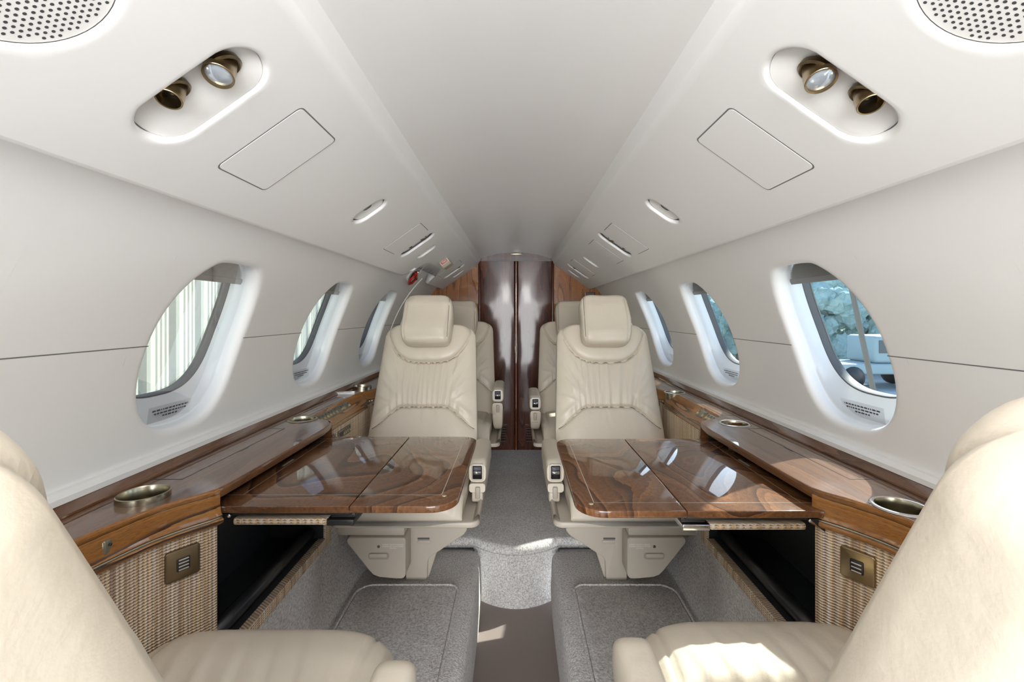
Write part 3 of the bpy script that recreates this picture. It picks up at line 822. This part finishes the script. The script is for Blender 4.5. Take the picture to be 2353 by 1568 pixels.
# clear rest crossing the left ledge
dv = thing('ledge_divider', 'thin clear edged panel crossing the left ledge before the far cup holder', 'divider', (-.68, 1.80, ZT))
put('divider_plate', *box(-.722, -.636, 1.795, 1.803, ZT, ZT+.010), plate, dv, world=True, bevel=.001)
put('divider_cap', *box(-.722, -.634, 1.793, 1.805, ZT+.0095, ZT+.0125), chrome, dv, world=True, bevel=.0006)
cl = thing('ledge_clasp', 'small olive metal clasp on the near left wood fascia', 'clasp', (-.617, .685, ZT-.03))
put('clasp_body', *box(-.6175, -.609, .676, .692, ZT-.042, ZT-.020), MATS['switch_bronze'], cl, world=True, bevel=.003)
put('clasp_pin', *lathe([(.002, 0), (.002, .003), (.0002, .0032)], (-.609, .684, ZT-.028), (1,0,0), 10), black, cl, world=True)

# ------------------------------------------------------------------ tables
TZ = EYE-.350
for s in (-1, 1):
    ya, yb = (.832, 1.306) if s < 0 else (.812, 1.283); side = names[s]
    xi, xf, xo = .110, .304, .600
    wt = wood_table_l if s < 0 else wood_table_r
    tb_ = thing('folding_table', '%s glossy walnut folding table pulled out of the side ledge' % side, 'table', (s*.33, (ya+yb)/2, TZ-.013))
    inn = rrect(xi, xf-.0009, ya, yb, [0, .045, .050, 0], 8)
    if s < 0: inn = [(-x, y) for x, y in inn][::-1]
    put('table_leaf', *slab(inn, TZ-.0135, TZ, .0025), wt, tb_, world=True, auto=.9)
    out = rrect(xf+.0009, xo, ya, yb, [0, 0, 0, 0], 2)
    if s < 0: out = [(-x, y) for x, y in out][::-1]
    put('table_leaf', *slab(out, TZ-.0135, TZ, .0020), wt, tb_, world=True, auto=.9)
    # inlaid border line
    w_ = .0008
    def strip(x0, y0, x1, y1):
        d = Vector((x1-x0, y1-y0)).normalized(); n_ = Vector((-d.y, d.x))*w_
        return ([(s*(x0+n_.x), y0+n_.y, TZ+.0002), (s*(x1+n_.x), y1+n_.y, TZ+.0002), (s*(x1-n_.x), y1-n_.y, TZ+.0002), (s*(x0-n_.x), y0-n_.y, TZ+.0002)], [(0,1,2,3)])
    a, b = ya+.052 if s < 0 else ya+.035, yb-.020 if s < 0 else yb-.034
    segs = [strip(xi+.034, a, xf-.001, a), strip(xf+.001, a, .560, a), strip(xi+.034, b, xf-.001, b), strip(xf+.001, b, .56, b), strip(xi+.034, a, xi+.034, b), strip(.528, a, .528, b)]
    put('inlay_line', *join(*segs), inlay, tb_, world=True, smooth=False)
    for yy in (a-.005, b+.005):
        put('brass_pin', *lathe([(.0045, 0), (.0045, .0006), (.0001, .0012)], (s*(xi+.028), yy, TZ), (0,0,1), 16), yellowm, tb_, world=True)
    V, F = join(box(.533, .539, 1.05, 1.10, TZ+.0002, TZ+.0003)); V = [(s*p, q, r) for p, q, r in V]
    put('placard', V, F, inlay, tb_, world=True, smooth=False)
    # black support tray, bracket, bolt and the lowered cloth-covered door
    V, F = join(box(.305, .600, ya+.012, yb-.02, TZ-.022, TZ-.0138), box(.300, .345, ya+.02, yb-.03, TZ-.030, TZ-.021)); V = [(s*p, q, r) for p, q, r in V]
    put('support_tray', V, F, black if s < 0 else black, tb_, world=True, bevel=.0015)
    poly = [(.525, TZ-.016), (.562, TZ-.016), (.562, TZ-.055), (.552, TZ-.040), (.540, TZ-.030)]
    V, F = prism(poly, lambda x, z: (s*x, ya+.004, z), lambda x, z: (s*x, ya+.008, z))
    put('support_bracket', V, F, black, tb_, world=True, smooth=False)
    put('bolt', *lathe([(.0045, 0), (.0045, .003), (.0030, .0045), (.0002, .005)], (s*.530, ya+.012, TZ-.0215), (0,-1,0), 14), chrome, tb_, world=True)
    V, F = box(.352, .528, ya+.018, 1.262, TZ-.0435, TZ-.0310); V = [(s*p, q, r) for p, q, r in V]
    put('door_flap', V, F, weave, tb_, world=True, bevel=.004, label='woven cloth covered flap folded under the table')
    V, F = box(.302, .352, ya+.016, 1.262, TZ-.0435, TZ-.0320); V = [(s*p, q, r) for p, q, r in V]
    put('flap_hinge', V, F, chrome if s > 0 else black, tb_, world=True, bevel=.0015)

# ------------------------------------------------------------------ seats (built facing -y, back plane through the origin at z=.45)
ALP = math.atan(.44); SA, CA = math.sin(ALP), math.cos(ALP)
S_TOP = .560
def back_pos(x, s_, d, z0=.37):
    return (x, -.035 + s_*SA - d*CA, z0 + s_*CA + d*SA)
WR = [(-.95,.22,-.45,.32,.0030,.010), (-.9,.17,-.5,.30,.0025,.008), (.95,.22,.45,.32,.0030,.010), (.9,.17,.5,.30,.0025,.008), (-1.,.40,-.55,.33,.0035,.010), (1.,.40,.55,.33,.0035,.010), (-.95,.30,-.6,.33,.0028,.007), (.95,.28,.6,.325,.0028,.007), (-.8,.13,-.45,.26,.003,.009), (.8,.13,.45,.26,.003,.009), (-.12,.19,-.16,.33,-.0028,.004), (.42,.20,.38,.32,-.0022,.004), (-.38,.19,-.44,.30,.003,.007),(-.05,.36,-.04,.42,-.0014,.005),(.2,.35,.22,.39,-.0012,.005)]
def back_detail(u, zp, seed):
    z1 = .168 - .158*(min(1, abs(u)/.97))**3.4; z2 = .350 + .085*ss(.38, 1.02, abs(u))
    d1, d2 = zp-z1, zp-z2; D = 0
    D -= .0120*math.exp(-(d1/.0055)**2) + .0110*math.exp(-(d2/.0055)**2)
    if d1 < 0: D += .017*(1-math.exp(d1/.016)) * (1-.35*ss(0, .16, -d1))
    if 0 <= d1 and d2 < 0:
        m = d1/max(.02, (z2-z1)); D += .010*math.sin(PI*min(1, m))**.7
        env = .30+.9*math.exp(-m/.25)+.9*math.exp(-(1-m)/.2)
        k = 1-ss(.52, .80, abs(u)); x = u*6.3+.9*math.sin(u*3+seed)+.25*(m-.5)*u*6
        D += .0026*env*k*math.sin(2*PI*x*1.15+seed)+.0013*k*env*math.sin(2*PI*x*2.1+1+seed)
    if d2 >= 0:
        D += .014*(1-math.exp(-d2/.022))
        D += .0020*math.exp(-d2/.03)*math.sin(u*26+seed)*(1-ss(.5, .8, abs(u)))
    if d1 < 0: D += .0010*math.exp(d1/.03)*math.sin(u*24+seed*2)*(1-ss(.6, .9, abs(u)))
    asp = 5.0
    for (u0, q0, u1, q1, am, wd_) in WR:
        px, py = u*.2, zp; ax, ay, bx, by = u0*.2, q0, u1*.2, q1
        L2 = (bx-ax)**2+(by-ay)**2; t = ((px-ax)*(bx-ax)+(py-ay)*(by-ay))/L2
        if -.1 < t < 1.1:
            tt = min(1, max(0, t)); dd = math.hypot(px-ax-(bx-ax)*tt, py-ay-(by-ay)*tt)
            if dd < 3*wd_: D += 1.5*am*math.exp(-(dd/wd_)**2)*math.sin(PI*min(1, max(0, (t+.1)/1.2)))
    return D
NF = 97
def backrest_mesh(seed, lowres=False):
    rings = []; nf = NF; W0, W1 = .216, .188; RT = .052; ns = 190
    ss_list = [S_TOP*k/ns for k in range(ns)]
    for k in range(1, 12): pass
    def ring(sv, ins, tf, tb):
        w_ = lerp(W0, W1, (sv/S_TOP)) - ins; r_ = []; zp = S_TOP-sv
        for i in range(nf):
            u = 2*i/(nf-1)-1
            e = abs(u)**7; d = -.026*e
            fade = 1-e
            d += back_detail(u, zp, seed)*fade*tf
            r_.append(back_pos(u*w_, sv, d - (1-tf)*.034))
        th = -.112
        for x_, dd in ((1.0, -.045), (.995, -.075), (.96, -.10), (.85, th), (.4, th-.006), (0, th-.008), (-.4, th-.006), (-.85, th), (-.96, -.10), (-.995, -.075), (-1.0, -.045)):
            r_.append(back_pos(x_*w_, sv, lerp(-.05, dd, tb)))
        return r_
    zz = []
    for k in range(ns+1):
        sv = (S_TOP-RT)*k/ns; zz.append((sv, 0, 1, 1))
    for k in range(1, 15):
        a = PI/2*k/14; q = math.sin(a); c = 1-math.cos(a)
        # corner rounding across the width follows a wider radius than front-back
        zz.append((S_TOP-RT+RT*q, RT*c*1.0, 1 if c < .3 else math.sqrt(max(0, 1-((c-.3)/.72)**2)), math.sqrt(max(.03, 1-c*c))))
    return loft([ring(*z_) for z_ in zz])
def pillow(cx, cy, cz, hx, hy, hz, nx=5.5, ny=2.6, nz=4., seed=0, n=48, m=32, wr=.003):
    """soft box: superellipsoid with wrinkles; local axes x, depth (front = -), up along the recline"""
    V, F = [], []
    def se(c, e): return math.copysign(abs(c)**(2/e), c)
    for j in range(m+1):
        b = -PI/2+PI*j/m
        for i in range(n):
            a = 2*PI*i/n
            x = hx*se(math.cos(a), nx)*abs(math.cos(b))**(2/nz) if True else 0
            d = hy*se(math.sin(a), ny)*abs(math.cos(b))**(2/ny)
            z = hz*se(math.sin(b), nz)
            wv = wr*(math.sin(x*55+z*30+seed)+.7*math.sin(x*-38+z*70+seed*2.1)+.5*math.sin(z*120+seed))*(abs(math.cos(b))**.5)
            sg = 1 if d > 0 else -1
            d += wv*sg*.7
            if abs(abs(x)-hx*.84) < .004 and d > 0: d -= .0025
            V.append((cx+x, cy, cz, x, d, z))
    return V, n, m
def headrest_mesh(seed, drop=0, dp=.052, dx=0):
    V, n, m = pillow(0, 0, 0, .098, .048, .108, 7, 3.2, 6.0, seed, 72, 48, .0036)
    W = []
    for (_, _, _, x, d, z) in V:
        fl = 1+.05*math.cos(z*14)
        W.append(back_pos(dx+x*fl+(.002*math.sin(z*40+seed)), S_TOP-.008+z-drop, dp+d))
    F = []
    for j in range(m):
        for i in range(n):
            F.append((j*n+i, j*n+(i+1) % n, (j+1)*n+(i+1) % n, (j+1)*n+i))
    return W, F
def cushion_mesh(seed, YF=-.435, HW=.205, XO=0):
    """seat cushion, sections along x; front at y=-.43"""
    nu = 61; ny_ = 90; YB = .02; rings = []
    def topz(u, y):
        q = y-YF
        z = .402 - .012*ss(.10, .3, q)
        sm = .165; d = q-sm
        z -= .020*math.exp(-(d/.012)**2)*(1-ss(.70, .86, abs(u)))
        z += .008*math.exp(-((q-.09)/.05)**2)
        env = math.exp(-abs(d)/.05)
        z += .0035*env*math.sin(u*30+seed+d*40*(1 if d < 0 else -1))*(1-ss(.6, .85, abs(u)))*(1-math.exp(-(d/.010)**2))
        z += .0016*env*math.sin(u*55+seed*2+d*60)*(1-ss(.6, .85, abs(u)))
        z -= .006*math.exp(-((abs(u)-.87)/.014)**2)
        z -= .024*abs(u)**6
        return z
    ylist = []
    for k in range(9):
        a = PI/2*k/8; ylist.append(('f', a))
    for k in range(1, ny_): ylist.append(('t', YF+.05+(YB-YF-.05)*k/ny_))
    for kind, val in ylist:
        r_ = []
        if kind == 'f': y = YF+.05*(1-math.sin(val)); drop = .05*(1-math.cos(PI/2-val)) if False else .05*(1-math.sin(val)) ; 
        if kind == 'f':
            y = YF+.05-.05*math.cos(val); zd = .05-.05*math.sin(val); y2 = YF+.05-.05*math.cos(val)
        else: y = val; zd = 0
        for i in range(nu):
            u = 2*i/(nu-1)-1; cr = .020*abs(u)**5 if y < YF+.1 else 0
            r_.append((XO+u*HW, y+cr*(1-ss(YF, YF+.12, y)), topz(u, y)-zd))
        zb = .322
        for x_, z_ in ((1.0, .36), (1.0, .338), (.97, zb), (.5, zb-.004), (0, zb-.004), (-.5, zb-.004), (-.97, zb), (-1.0, .338), (-1.0, .36)):
            cr = .020*(1-ss(YF, YF+.12, y)) if abs(x_) > .9 else 0
            r_.append((XO+x_*HW, y+cr, min(z_, topz(1, y)-zd-.001-(.36-z_)*.05)))
        rings.append(r_)
    return loft(rings)
def build_seat(loc, rz, m, label, arm_z=.455, seed=0, front=-.435, arm_front=-.275, arm_x=.238, drawer=True, head=(), near=False):
    """m: sign of local x that points to the aisle"""
    t = thing('cabin_seat', label, 'seat', loc, rz, 'cream leather cabin seats')
    put('backrest', *backrest_mesh(seed), hide, t)
    put('headrest', *headrest_mesh(seed, *head), hide, t)
    for which in (0, 1):                              # stitched seams across the back, coloured dark to stand in for crease shade
        pth = []
        for k in range(61):
            u = lerp(-.95, .95, k/60)
            zp = (.168 - .158*(min(1, abs(u)/.97))**3.4) if which == 0 else (.350 + .085*ss(.38, 1.02, abs(u)))
            sv = S_TOP-zp
            if sv > S_TOP-.055: continue
            w_ = lerp(.216, .188, sv/S_TOP)
            pth.append(back_pos(u*w_, sv, -.026*abs(u)**7 + back_detail(u, zp, seed)*(1-abs(u)**7)+.0008))
        put('seam', *tube(pth, .0014, 6), seam, t)
    for sx in (m,):
        pth = [back_pos((head[2] if head else 0)+sx*.0885, S_TOP-.008-(head[0] if head else 0)+z, (head[1] if head else .052)+.0415) for z in [lerp(-.085, .085, k/10) for k in range(11)]]
        put('piping', *tube(pth, .0009, 6), seam, [c for c in t.children if c.name.startswith('headrest')][0])
    put('seat_cushion', *cushion_mesh(seed, front, .190 if near else .205, m*.018 if near else 0), hide, t)
    # armrests: an aisle one with a control box, and a plain one by the wall
    for sg, nm in ((m, 'armrest'),):
        x = sg*(arm_x if sg == m else .238); hw = .030; y0, y1 = arm_front, -.015
        z1 = arm_z if sg == m else .455
        rings = []
        for k in range(25):
            f = k/24; y = lerp(y0, y1, f)
            if f < .15: q = math.sqrt(max(0, 1-((.15-f)/.15)**2)); 
            else: q = 1
            q = max(.30, q); top = z1 - .016*(1-q) + .012*math.sin(f*PI)*0; bot = z1-.075-.02*ss(.0, .5, f)+.008*(1-q)
            cy_m = (top+bot)/2; hh = (top-bot)/2; w_ = hw*(.85+.15*q)
            rings.append([(x+w_*math.copysign(abs(math.cos(a))**.55, math.cos(a)), y, cy_m+hh*math.copysign(abs(math.sin(a))**.55, math.sin(a))) for a in [2*PI*i/28 for i in range(28)]])
        ar = put(nm, *loft(rings), hide, t, auto=math.radians(60))
        if sg == m and not near:
            yf = y0; zc = z1-.036
            bz = put('control_bezel', *prism(rrect(x-.019, x+.019, zc-.026, zc+.026, .006), lambda a, b: (a, yf-.006, b), lambda a, b: (a, yf+.012, b)), plate if arm_z > .46 else beige, t, bevel=.002)
            put('control_panel', *prism(rrect(x-.015, x+.015, zc-.021, zc+.021, .003), lambda a, b: (a, yf-.0075, b), lambda a, b: (a, yf-.004, b)), black, bz)
            put('rocker', *prism(rrect(x-.012, x+.012, zc-.005, zc+.004, .001), lambda a, b: (a, yf-.0105, b), lambda a, b: (a, yf-.007, b)), chrome, bz)
            put('rocker', *prism(rrect(x-.012, x+.012, zc+.007, zc+.018, .001), lambda a, b: (a, yf-.010, b), lambda a, b: (a, yf-.007, b)), gasket, bz)
            # arm housing below
            rings = []
            for k in range(19):
                f = k/18; y = lerp(y0+.012, y1+.02, f); bz0 = .330; tz = z1-.078
                if f < .25: q = math.sqrt(max(0, 1-((.25-f)/.25)**2))
                else: q = 1
                q = max(.35, q); b0 = lerp(tz-.02, bz0, q); w_ = .026
                cm, hh = (tz+b0)/2, (tz-b0)/2
                rings.append([(x+sg*-.002+w_*math.copysign(abs(math.cos(a))**.45, math.cos(a)), y, cm+hh*math.copysign(abs(math.sin(a))**.45, math.sin(a))) for a in [2*PI*i/24 for i in range(24)]])
            put('arm_housing', *loft(rings), hide, t, auto=math.radians(60))
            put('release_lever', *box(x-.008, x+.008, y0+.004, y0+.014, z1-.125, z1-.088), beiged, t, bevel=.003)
            put('arm_pivot', *box(x-.020, x+.016, y0+.014, y0+.05, z1-.140, z1-.108), beige, t, bevel=.006)
    # plastic side pan of the seat base with an upturned aisle wing
    xs0, xs1 = -m*.200, m*.252
    pts = rrect(min(xs0, xs1), max(xs0, xs1), front+.05, .16, .03, 5)
    put('base_pan', *slab(pts, .288, .306, .005), beige, t, auto=.9)
    rings = []
    for k in range(15):
        f = k/14; y = lerp(front+.063, .15, f); ex = m*(.236)
        rings.append([(ex-m*.006, y, .303), (ex+m*.004, y, .318), (ex+m*.012, y, .326), (ex+m*.0165, y, .322), (ex+m*.0165, y, .300)])
    put('pan_wing', *loft(rings, False), beige, t)
    put('under_cushion', *box(-.185, .185, front+.075, .10, .304, .326), beiged, t, bevel=.004)  # darker beige puts the shadow gap below the cushion into the colour
    # pedestal, beam, drawer
    poly = [(-.021, .001), (.050, .001), (.053, .012), (.055, .065), (.062, .080), (.180, .158), (.190, .172), (.192, .185), (.192, .288), (-.021, .288)]
    V, F = prism(poly, lambda x, z: (m*x, -.155, z), lambda x, z: (m*x, .12, z))
    put('pedestal', V, F, beige, t, bevel=.0035)
    V, F = prism([(.045, .002), (.056, .002), (.082, .085), (.105, .125), (.05, .09)], lambda x, z: (m*x, -.140, z), lambda x, z: (m*x, .10, z))
    put('pedestal_side', V, F, beige, t, bevel=.003)
    put('pedestal_slot', *prism(rrect(.020, .062, .143, .149, .002, 2), lambda x, z: (m*x, -.1565, z), lambda x, z: (m*x, -.15, z)), gasket, t, smooth=False)
    put('pedestal_catch', *prism(rrect(.020, .066, .128, .141, .005, 3), lambda x, z: (m*x, -.159, z), lambda x, z: (m*x, -.15, z)), beige, t, bevel=.002)
    put('cross_beam', *prism(rrect(-.235, -.010, .188, .224, .003, 2), lambda x, z: (m*x, -.220, z), lambda x, z: (m*x, .05, z)), beige, t, bevel=.002)
    if drawer:
        pts = [(-.190, .184), (-.1925, .178)] + [] ; 
        P_ = [(.0, .184), (-.004, .188), (-.182, .188), (-.190, .184), (-.1925, .176), (-.190, .168), (-.118, .078), (-.104, .064), (-.085, .057), (-.03, .052), (-.010, .052), (-.002, .057), (.002, .066), (.002, .178)]
        P_ = [(a-.004, b) for a, b in P_]
        dr = put('drawer', *prism(P_, lambda x, z: (m*x, -.235, z), lambda x, z: (m*x, -.158, z)), beige, t, bevel=.004, seg=3)
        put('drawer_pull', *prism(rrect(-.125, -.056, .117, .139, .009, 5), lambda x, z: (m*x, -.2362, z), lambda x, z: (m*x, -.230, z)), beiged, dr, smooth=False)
        put('drawer_pull_bar', *prism(rrect(-.121, -.062, .124, .137, .005, 5), lambda x, z: (m*x, -.2405, z), lambda x, z: (m*x, -.234, z)), beige, dr, bevel=.0015)
        put('drawer_lock', *lathe([(.0045, 0), (.0045, .0018), (.002, .002), (.0002, .0008)], (m*-.091, -.2350, .159), (0,-1,0), 16), bronze2, dr)
        V, F = text_vf('DURING TAKEOFF & LANDING\nDRAWER MUST BE IN STOWED\nPOSITION', .0062, lambda a, b, c: (m*-.043 + a*.80, -.2356, .159+b*1.0), 1.0)
        put('drawer_lettering', V, F, print_w, dr, smooth=False, fix=False)
    return t
# rear-most pair first seen facing the camera
build_seat((-.362, 1.74, 0), 0, 1, 'cream leather seat facing the camera, nearest behind the left folding table', seed=.4)
build_seat((.364, 1.74, 0), 0, -1, 'cream leather seat facing the camera, nearest behind the right folding table', seed=2.1)
build_seat((-.330, 2.565, 0), 0, 1, 'farthest left cream leather seat, mostly hidden behind the left front-facing seat', arm_z=.555, seed=1.3)
build_seat((.334, 2.565, 0), 0, -1, 'farthest right cream leather seat, mostly hidden behind the right front-facing seat', arm_z=.515, seed=3.0)
build_seat((-.415, .415, 0), PI, -1, 'nearest left cream leather seat turned away from the camera, at the bottom left corner', seed=5.0, front=-.375, arm_front=-.22, arm_x=.250, drawer=False, near=True, head=(.12, -.045, .035))
build_seat((.420, .445, 0), PI, 1, 'nearest right cream leather seat turned away, its cushion sunlit, at the bottom right', seed=2.7, front=-.365, arm_front=-.235, arm_x=.250, drawer=False, near=True, head=(.09, -.035, 0))

# ------------------------------------------------------------------ exit sign, emergency handle, door seam
P = panelP(-1)
es = thing('exit_sign', 'small red and white exit sign block on the far left overhead panel', 'sign', P(2.33, .135, 0))
put('sign_body', *prism([(2.26, .0), (2.26, .020), (2.28, .032), (2.36, .032), (2.38, .020), (2.38, .0)], lambda y, n: P(y, .112, n), lambda y, n: P(y, .160, n)), beige, es, world=True, bevel=.002)
put('sign_face', *prism(rrect(2.272, 2.345, .1605, .1607, 0, 1), lambda y, t: P(y, t, .006), lambda y, t: P(y, t, .027)), red, es, world=True, smooth=False)
put('sign_face', [P(2.2585, .120, .003), P(2.2585, .153, .003), P(2.2585, .153, .017), P(2.2585, .120, .017)], [(0,1,2,3)], red, es, world=True, smooth=False)
V, F = text_vf('EXIT', .012, lambda a, b, c: P(2.258, .1365+a, .010-b), 1)
put('sign_lettering', V, F, print_w, es, world=True, smooth=False, fix=False)
Pw = wallP(-1)
eh = thing('emergency_handle', 'red emergency exit handle in a white cup on the far left wall', 'handle', (-.56, 2.33, 1.10))
tc_ = th_of(1.135); yc = 2.30
n = 28
rings = [[Pw(yc+.075*q*math.cos(a), tc_+.075*q*math.sin(a), off) for a in [2*PI*k/n for k in range(n)]] for q, off in ((1.0, -.001), (1.0, -.006), (.93, -.009), (.86, -.005), (.8, .001), (.02, .001))]
put('handle_cup', *loft(rings), plate, eh, world=True, auto=.8)
path = [Pw(yc+a, tc_+b, -.020) for a, b in ((-.045, -.005), (-.040, -.055), (-.005, -.085), (.035, -.075), (.040, -.030))]
put('handle_loop', *tube(path, .0065, 10), red, eh, world=True)
put('handle_lever', *tube([Pw(yc-.045, tc_+.01, -.016), Pw(yc+.0, tc_-.015, -.020), Pw(yc+.042, tc_-.028, -.018)], .009, 10), red, eh, world=True)
put('handle_pin', *tube([Pw(yc-.01, tc_+.03, -.008), Pw(yc+.02, tc_-.03, -.028)], .006, 10), chrome, eh, world=True)
put('handle_block', *tube([Pw(yc-.035, tc_-.005, -.012), Pw(yc-.02, tc_-.05, -.014)], .007, 8), black, eh, world=True)
lw = bpy.data.objects['wall_left']
V, F = [], []
for k in range(41):
    t = lerp(WT0+.03, th_of(EYE+.20), k/40); V += [Pw(2.520, t, -.001), Pw(2.524, t, -.001)]
for k in range(40): F.append((2*k, 2*k+1, 2*k+3, 2*k+2))
put('door_gap', V, F, groove, lw, smooth=False)
rings = [[Pw(2.530+.010*q, lerp(WT0+.03, th_of(EYE+.20), k/40), -.006*math.sin(PI*q)) for q in (0, .25, .5, .75, 1)] for k in range(41)]
put('door_edge', *loft(rings, False), plate, lw)

# ------------------------------------------------------------------ outside
tarmac = newmat('pale_tarmac', (.42,.45,.46), .9)
L(tarmac, ramp(tarmac, noise(tarmac, coords(tarmac), 1.2, 5), [(.35, (.36,.39,.40)), (.65, (.50,.53,.54))]), bsdf(tarmac).inputs['Base Color'])
g = put('floor', *box(-40, 60, -40, 60, -1.35, -1.25), tarmac, smooth=False); g['kind'] = 'structure'; g['label'] = 'pale sunlit apron outside the windows'
ribm = newmat('painted_ribbed_metal', (.60,.60,.50), .6); ribg = newmat('grey_green_metal', (.15,.17,.155), .6)
# ribbed hangar wall to the left
hb = thing('hangar', 'pale ribbed metal hangar wall outside the left windows', 'building', (-4.2, 1.5, -1.25))
k = 0; y = -6.0
sheets = []; grooves_ = []
while y < 16:
    for a, b, mat_i, off in ((0, .27, 0, 0), (.27, .30, 0, None), (.30, .42, 1, -.02), (.42, .45, 0, None)):
        if off is None:
            x0, x1 = (-4.2, -4.22) if a < .3 else (-4.22, -4.2)
            V_ = [(x0, y+a, -1.25), (x1, y+b, -1.25), (x1, y+b, 4.2), (x0, y+a, 4.2)]
        else: V_ = [(-4.2+off, y+a, -1.25), (-4.2+off, y+b, -1.25), (-4.2+off, y+b, 4.2), (-4.2+off, y+a, 4.2)]
        (grooves_ if mat_i else sheets).append((V_, [(0,1,2,3)]))
    for q in (.07, .14, .21): sheets.append(([(-4.2, y+q, -1.25), (-4.185, y+q+.012, -1.25), (-4.185, y+q+.012, 4.2), (-4.2, y+q, 4.2)], [(0,1,2,3)]))
    y += .45
put('ribbed_cladding', *join(*sheets), ribm, hb, world=True, smooth=False, fix=False, kind='stuff')
put('cladding_grooves', *join(*grooves_), ribg, hb, world=True, smooth=False, fix=False, kind='stuff', label='grey green recessed grooves of the cladding')
put('eaves_gutter', *box(-4.4, -4.05, -6, 16, 4.2, 4.35), ribg, hb, world=True, smooth=False)
# trees, a tug and a mast to the right
leafm = newmat('hazy_foliage', (.16,.26,.25), .9, spec=.1)
L(leafm, ramp(leafm, noise(leafm, coords(leafm), 3, 5, .7), [(.3, (.24,.34,.33)), (.7, (.46,.58,.54))]), bsdf(leafm).inputs['Base Color'])
bark = newmat('bark', (.16,.14,.12), .9)
rnd = random.Random(7)
def tree(x, y, h, label):
    t = thing('tree', label, 'tree', (x, y, -1.25), 0, 'hazy trees beyond the apron')
    put('trunk', *tube([(0, 0, 0), (.05, .03, h*.3), (0, .05, h*.6)], [.16, .12, .05], 8), bark, t)
    bm = bmesh.new()
    for k in range(26):
        a = rnd.uniform(0, 2*PI); zz = rnd.uniform(.22, 1)*h; rr = h*.24*math.sin(PI*min(.98, zz/h))**.6*rnd.uniform(.3, 1)
        r0 = h*rnd.uniform(.08, .14)
        res = bmesh.ops.create_icosphere(bm, subdivisions=3, radius=r0, matrix=Matrix.Translation((rr*math.cos(a), rr*math.sin(a), zz-r0*.3)))
        for v_ in res['verts']:
            v_.co += v_.co.normalized()*0 + Vector((rnd.uniform(-1,1), rnd.uniform(-1,1), rnd.uniform(-1,1)))*r0*.16
    me = bpy.data.meshes.new('crown'); bm.to_mesh(me); bm.free(); me.materials.append(leafm)
    o = bpy.data.objects.new('crown', me); C.objects.link(o); o.parent = t
for k in range(9):
    a = math.atan(lerp(.30, 1.05, k/8)); d = 21+rnd.uniform(-.5, .5)
    tree(d*math.sin(a), d*math.cos(a), rnd.uniform(3.4, 3.9), 'hazy green tree beyond the apron, seen through the right windows')
for k in range(9):
    a = math.atan(lerp(.26, 1.15, k/8)+.03); d = 26+rnd.uniform(-.5, .5)
    tree(d*math.sin(a), d*math.cos(a), rnd.uniform(4.4, 5.0), 'hazy green tree beyond the apron, seen through the right windows')
cart = newmat('cart_paint', (.30,.38,.40), .6)
tg = thing('baggage_cart', 'grey apron cart parked outside the nearest right window', 'cart', (10.7, 13.7, -1.25))
put('cart_bed', *box(-1.6, 1.6, -.7, .7, .45, .75), cart, tg, bevel=.05)
put('cart_cab', *box(-.4, 1.3, -.6, .6, .75, 1.55), cart, tg, bevel=.1)
put('cart_window', *box(-.3, 1.2, -.62, -.6, 1.05, 1.42), gasket, tg, smooth=False)
for a in (-1.1, 1.1):
    for b in (-.62, .62): put('wheel', *lathe([(.0, -.1), (.32, -.1), (.35, -.05), (.35, .05), (.32, .1), (0, .1)], (a, b, .35), (0,1,0), 18, False), black, tg)
ms = thing('mast', 'thin leaning pole outside the nearest right window', 'pole', (7.4, 9.3, -1.25))
put('pole', *tube([(0, 0, 0), (-.75, .3, 4.6)], .05, 8), bark, ms)
put('pole_foot', *lathe([(.25, 0), (.25, .06), (.08, .12)], (0, 0, 0), (0,0,1), 12), cart, ms)

sc.cycles.max_bounces = 10; sc.cycles.diffuse_bounces = 6; sc.cycles.glossy_bounces = 5; sc.cycles.transparent_max_bounces = 16
sc.cycles.sample_clamp_indirect = 6
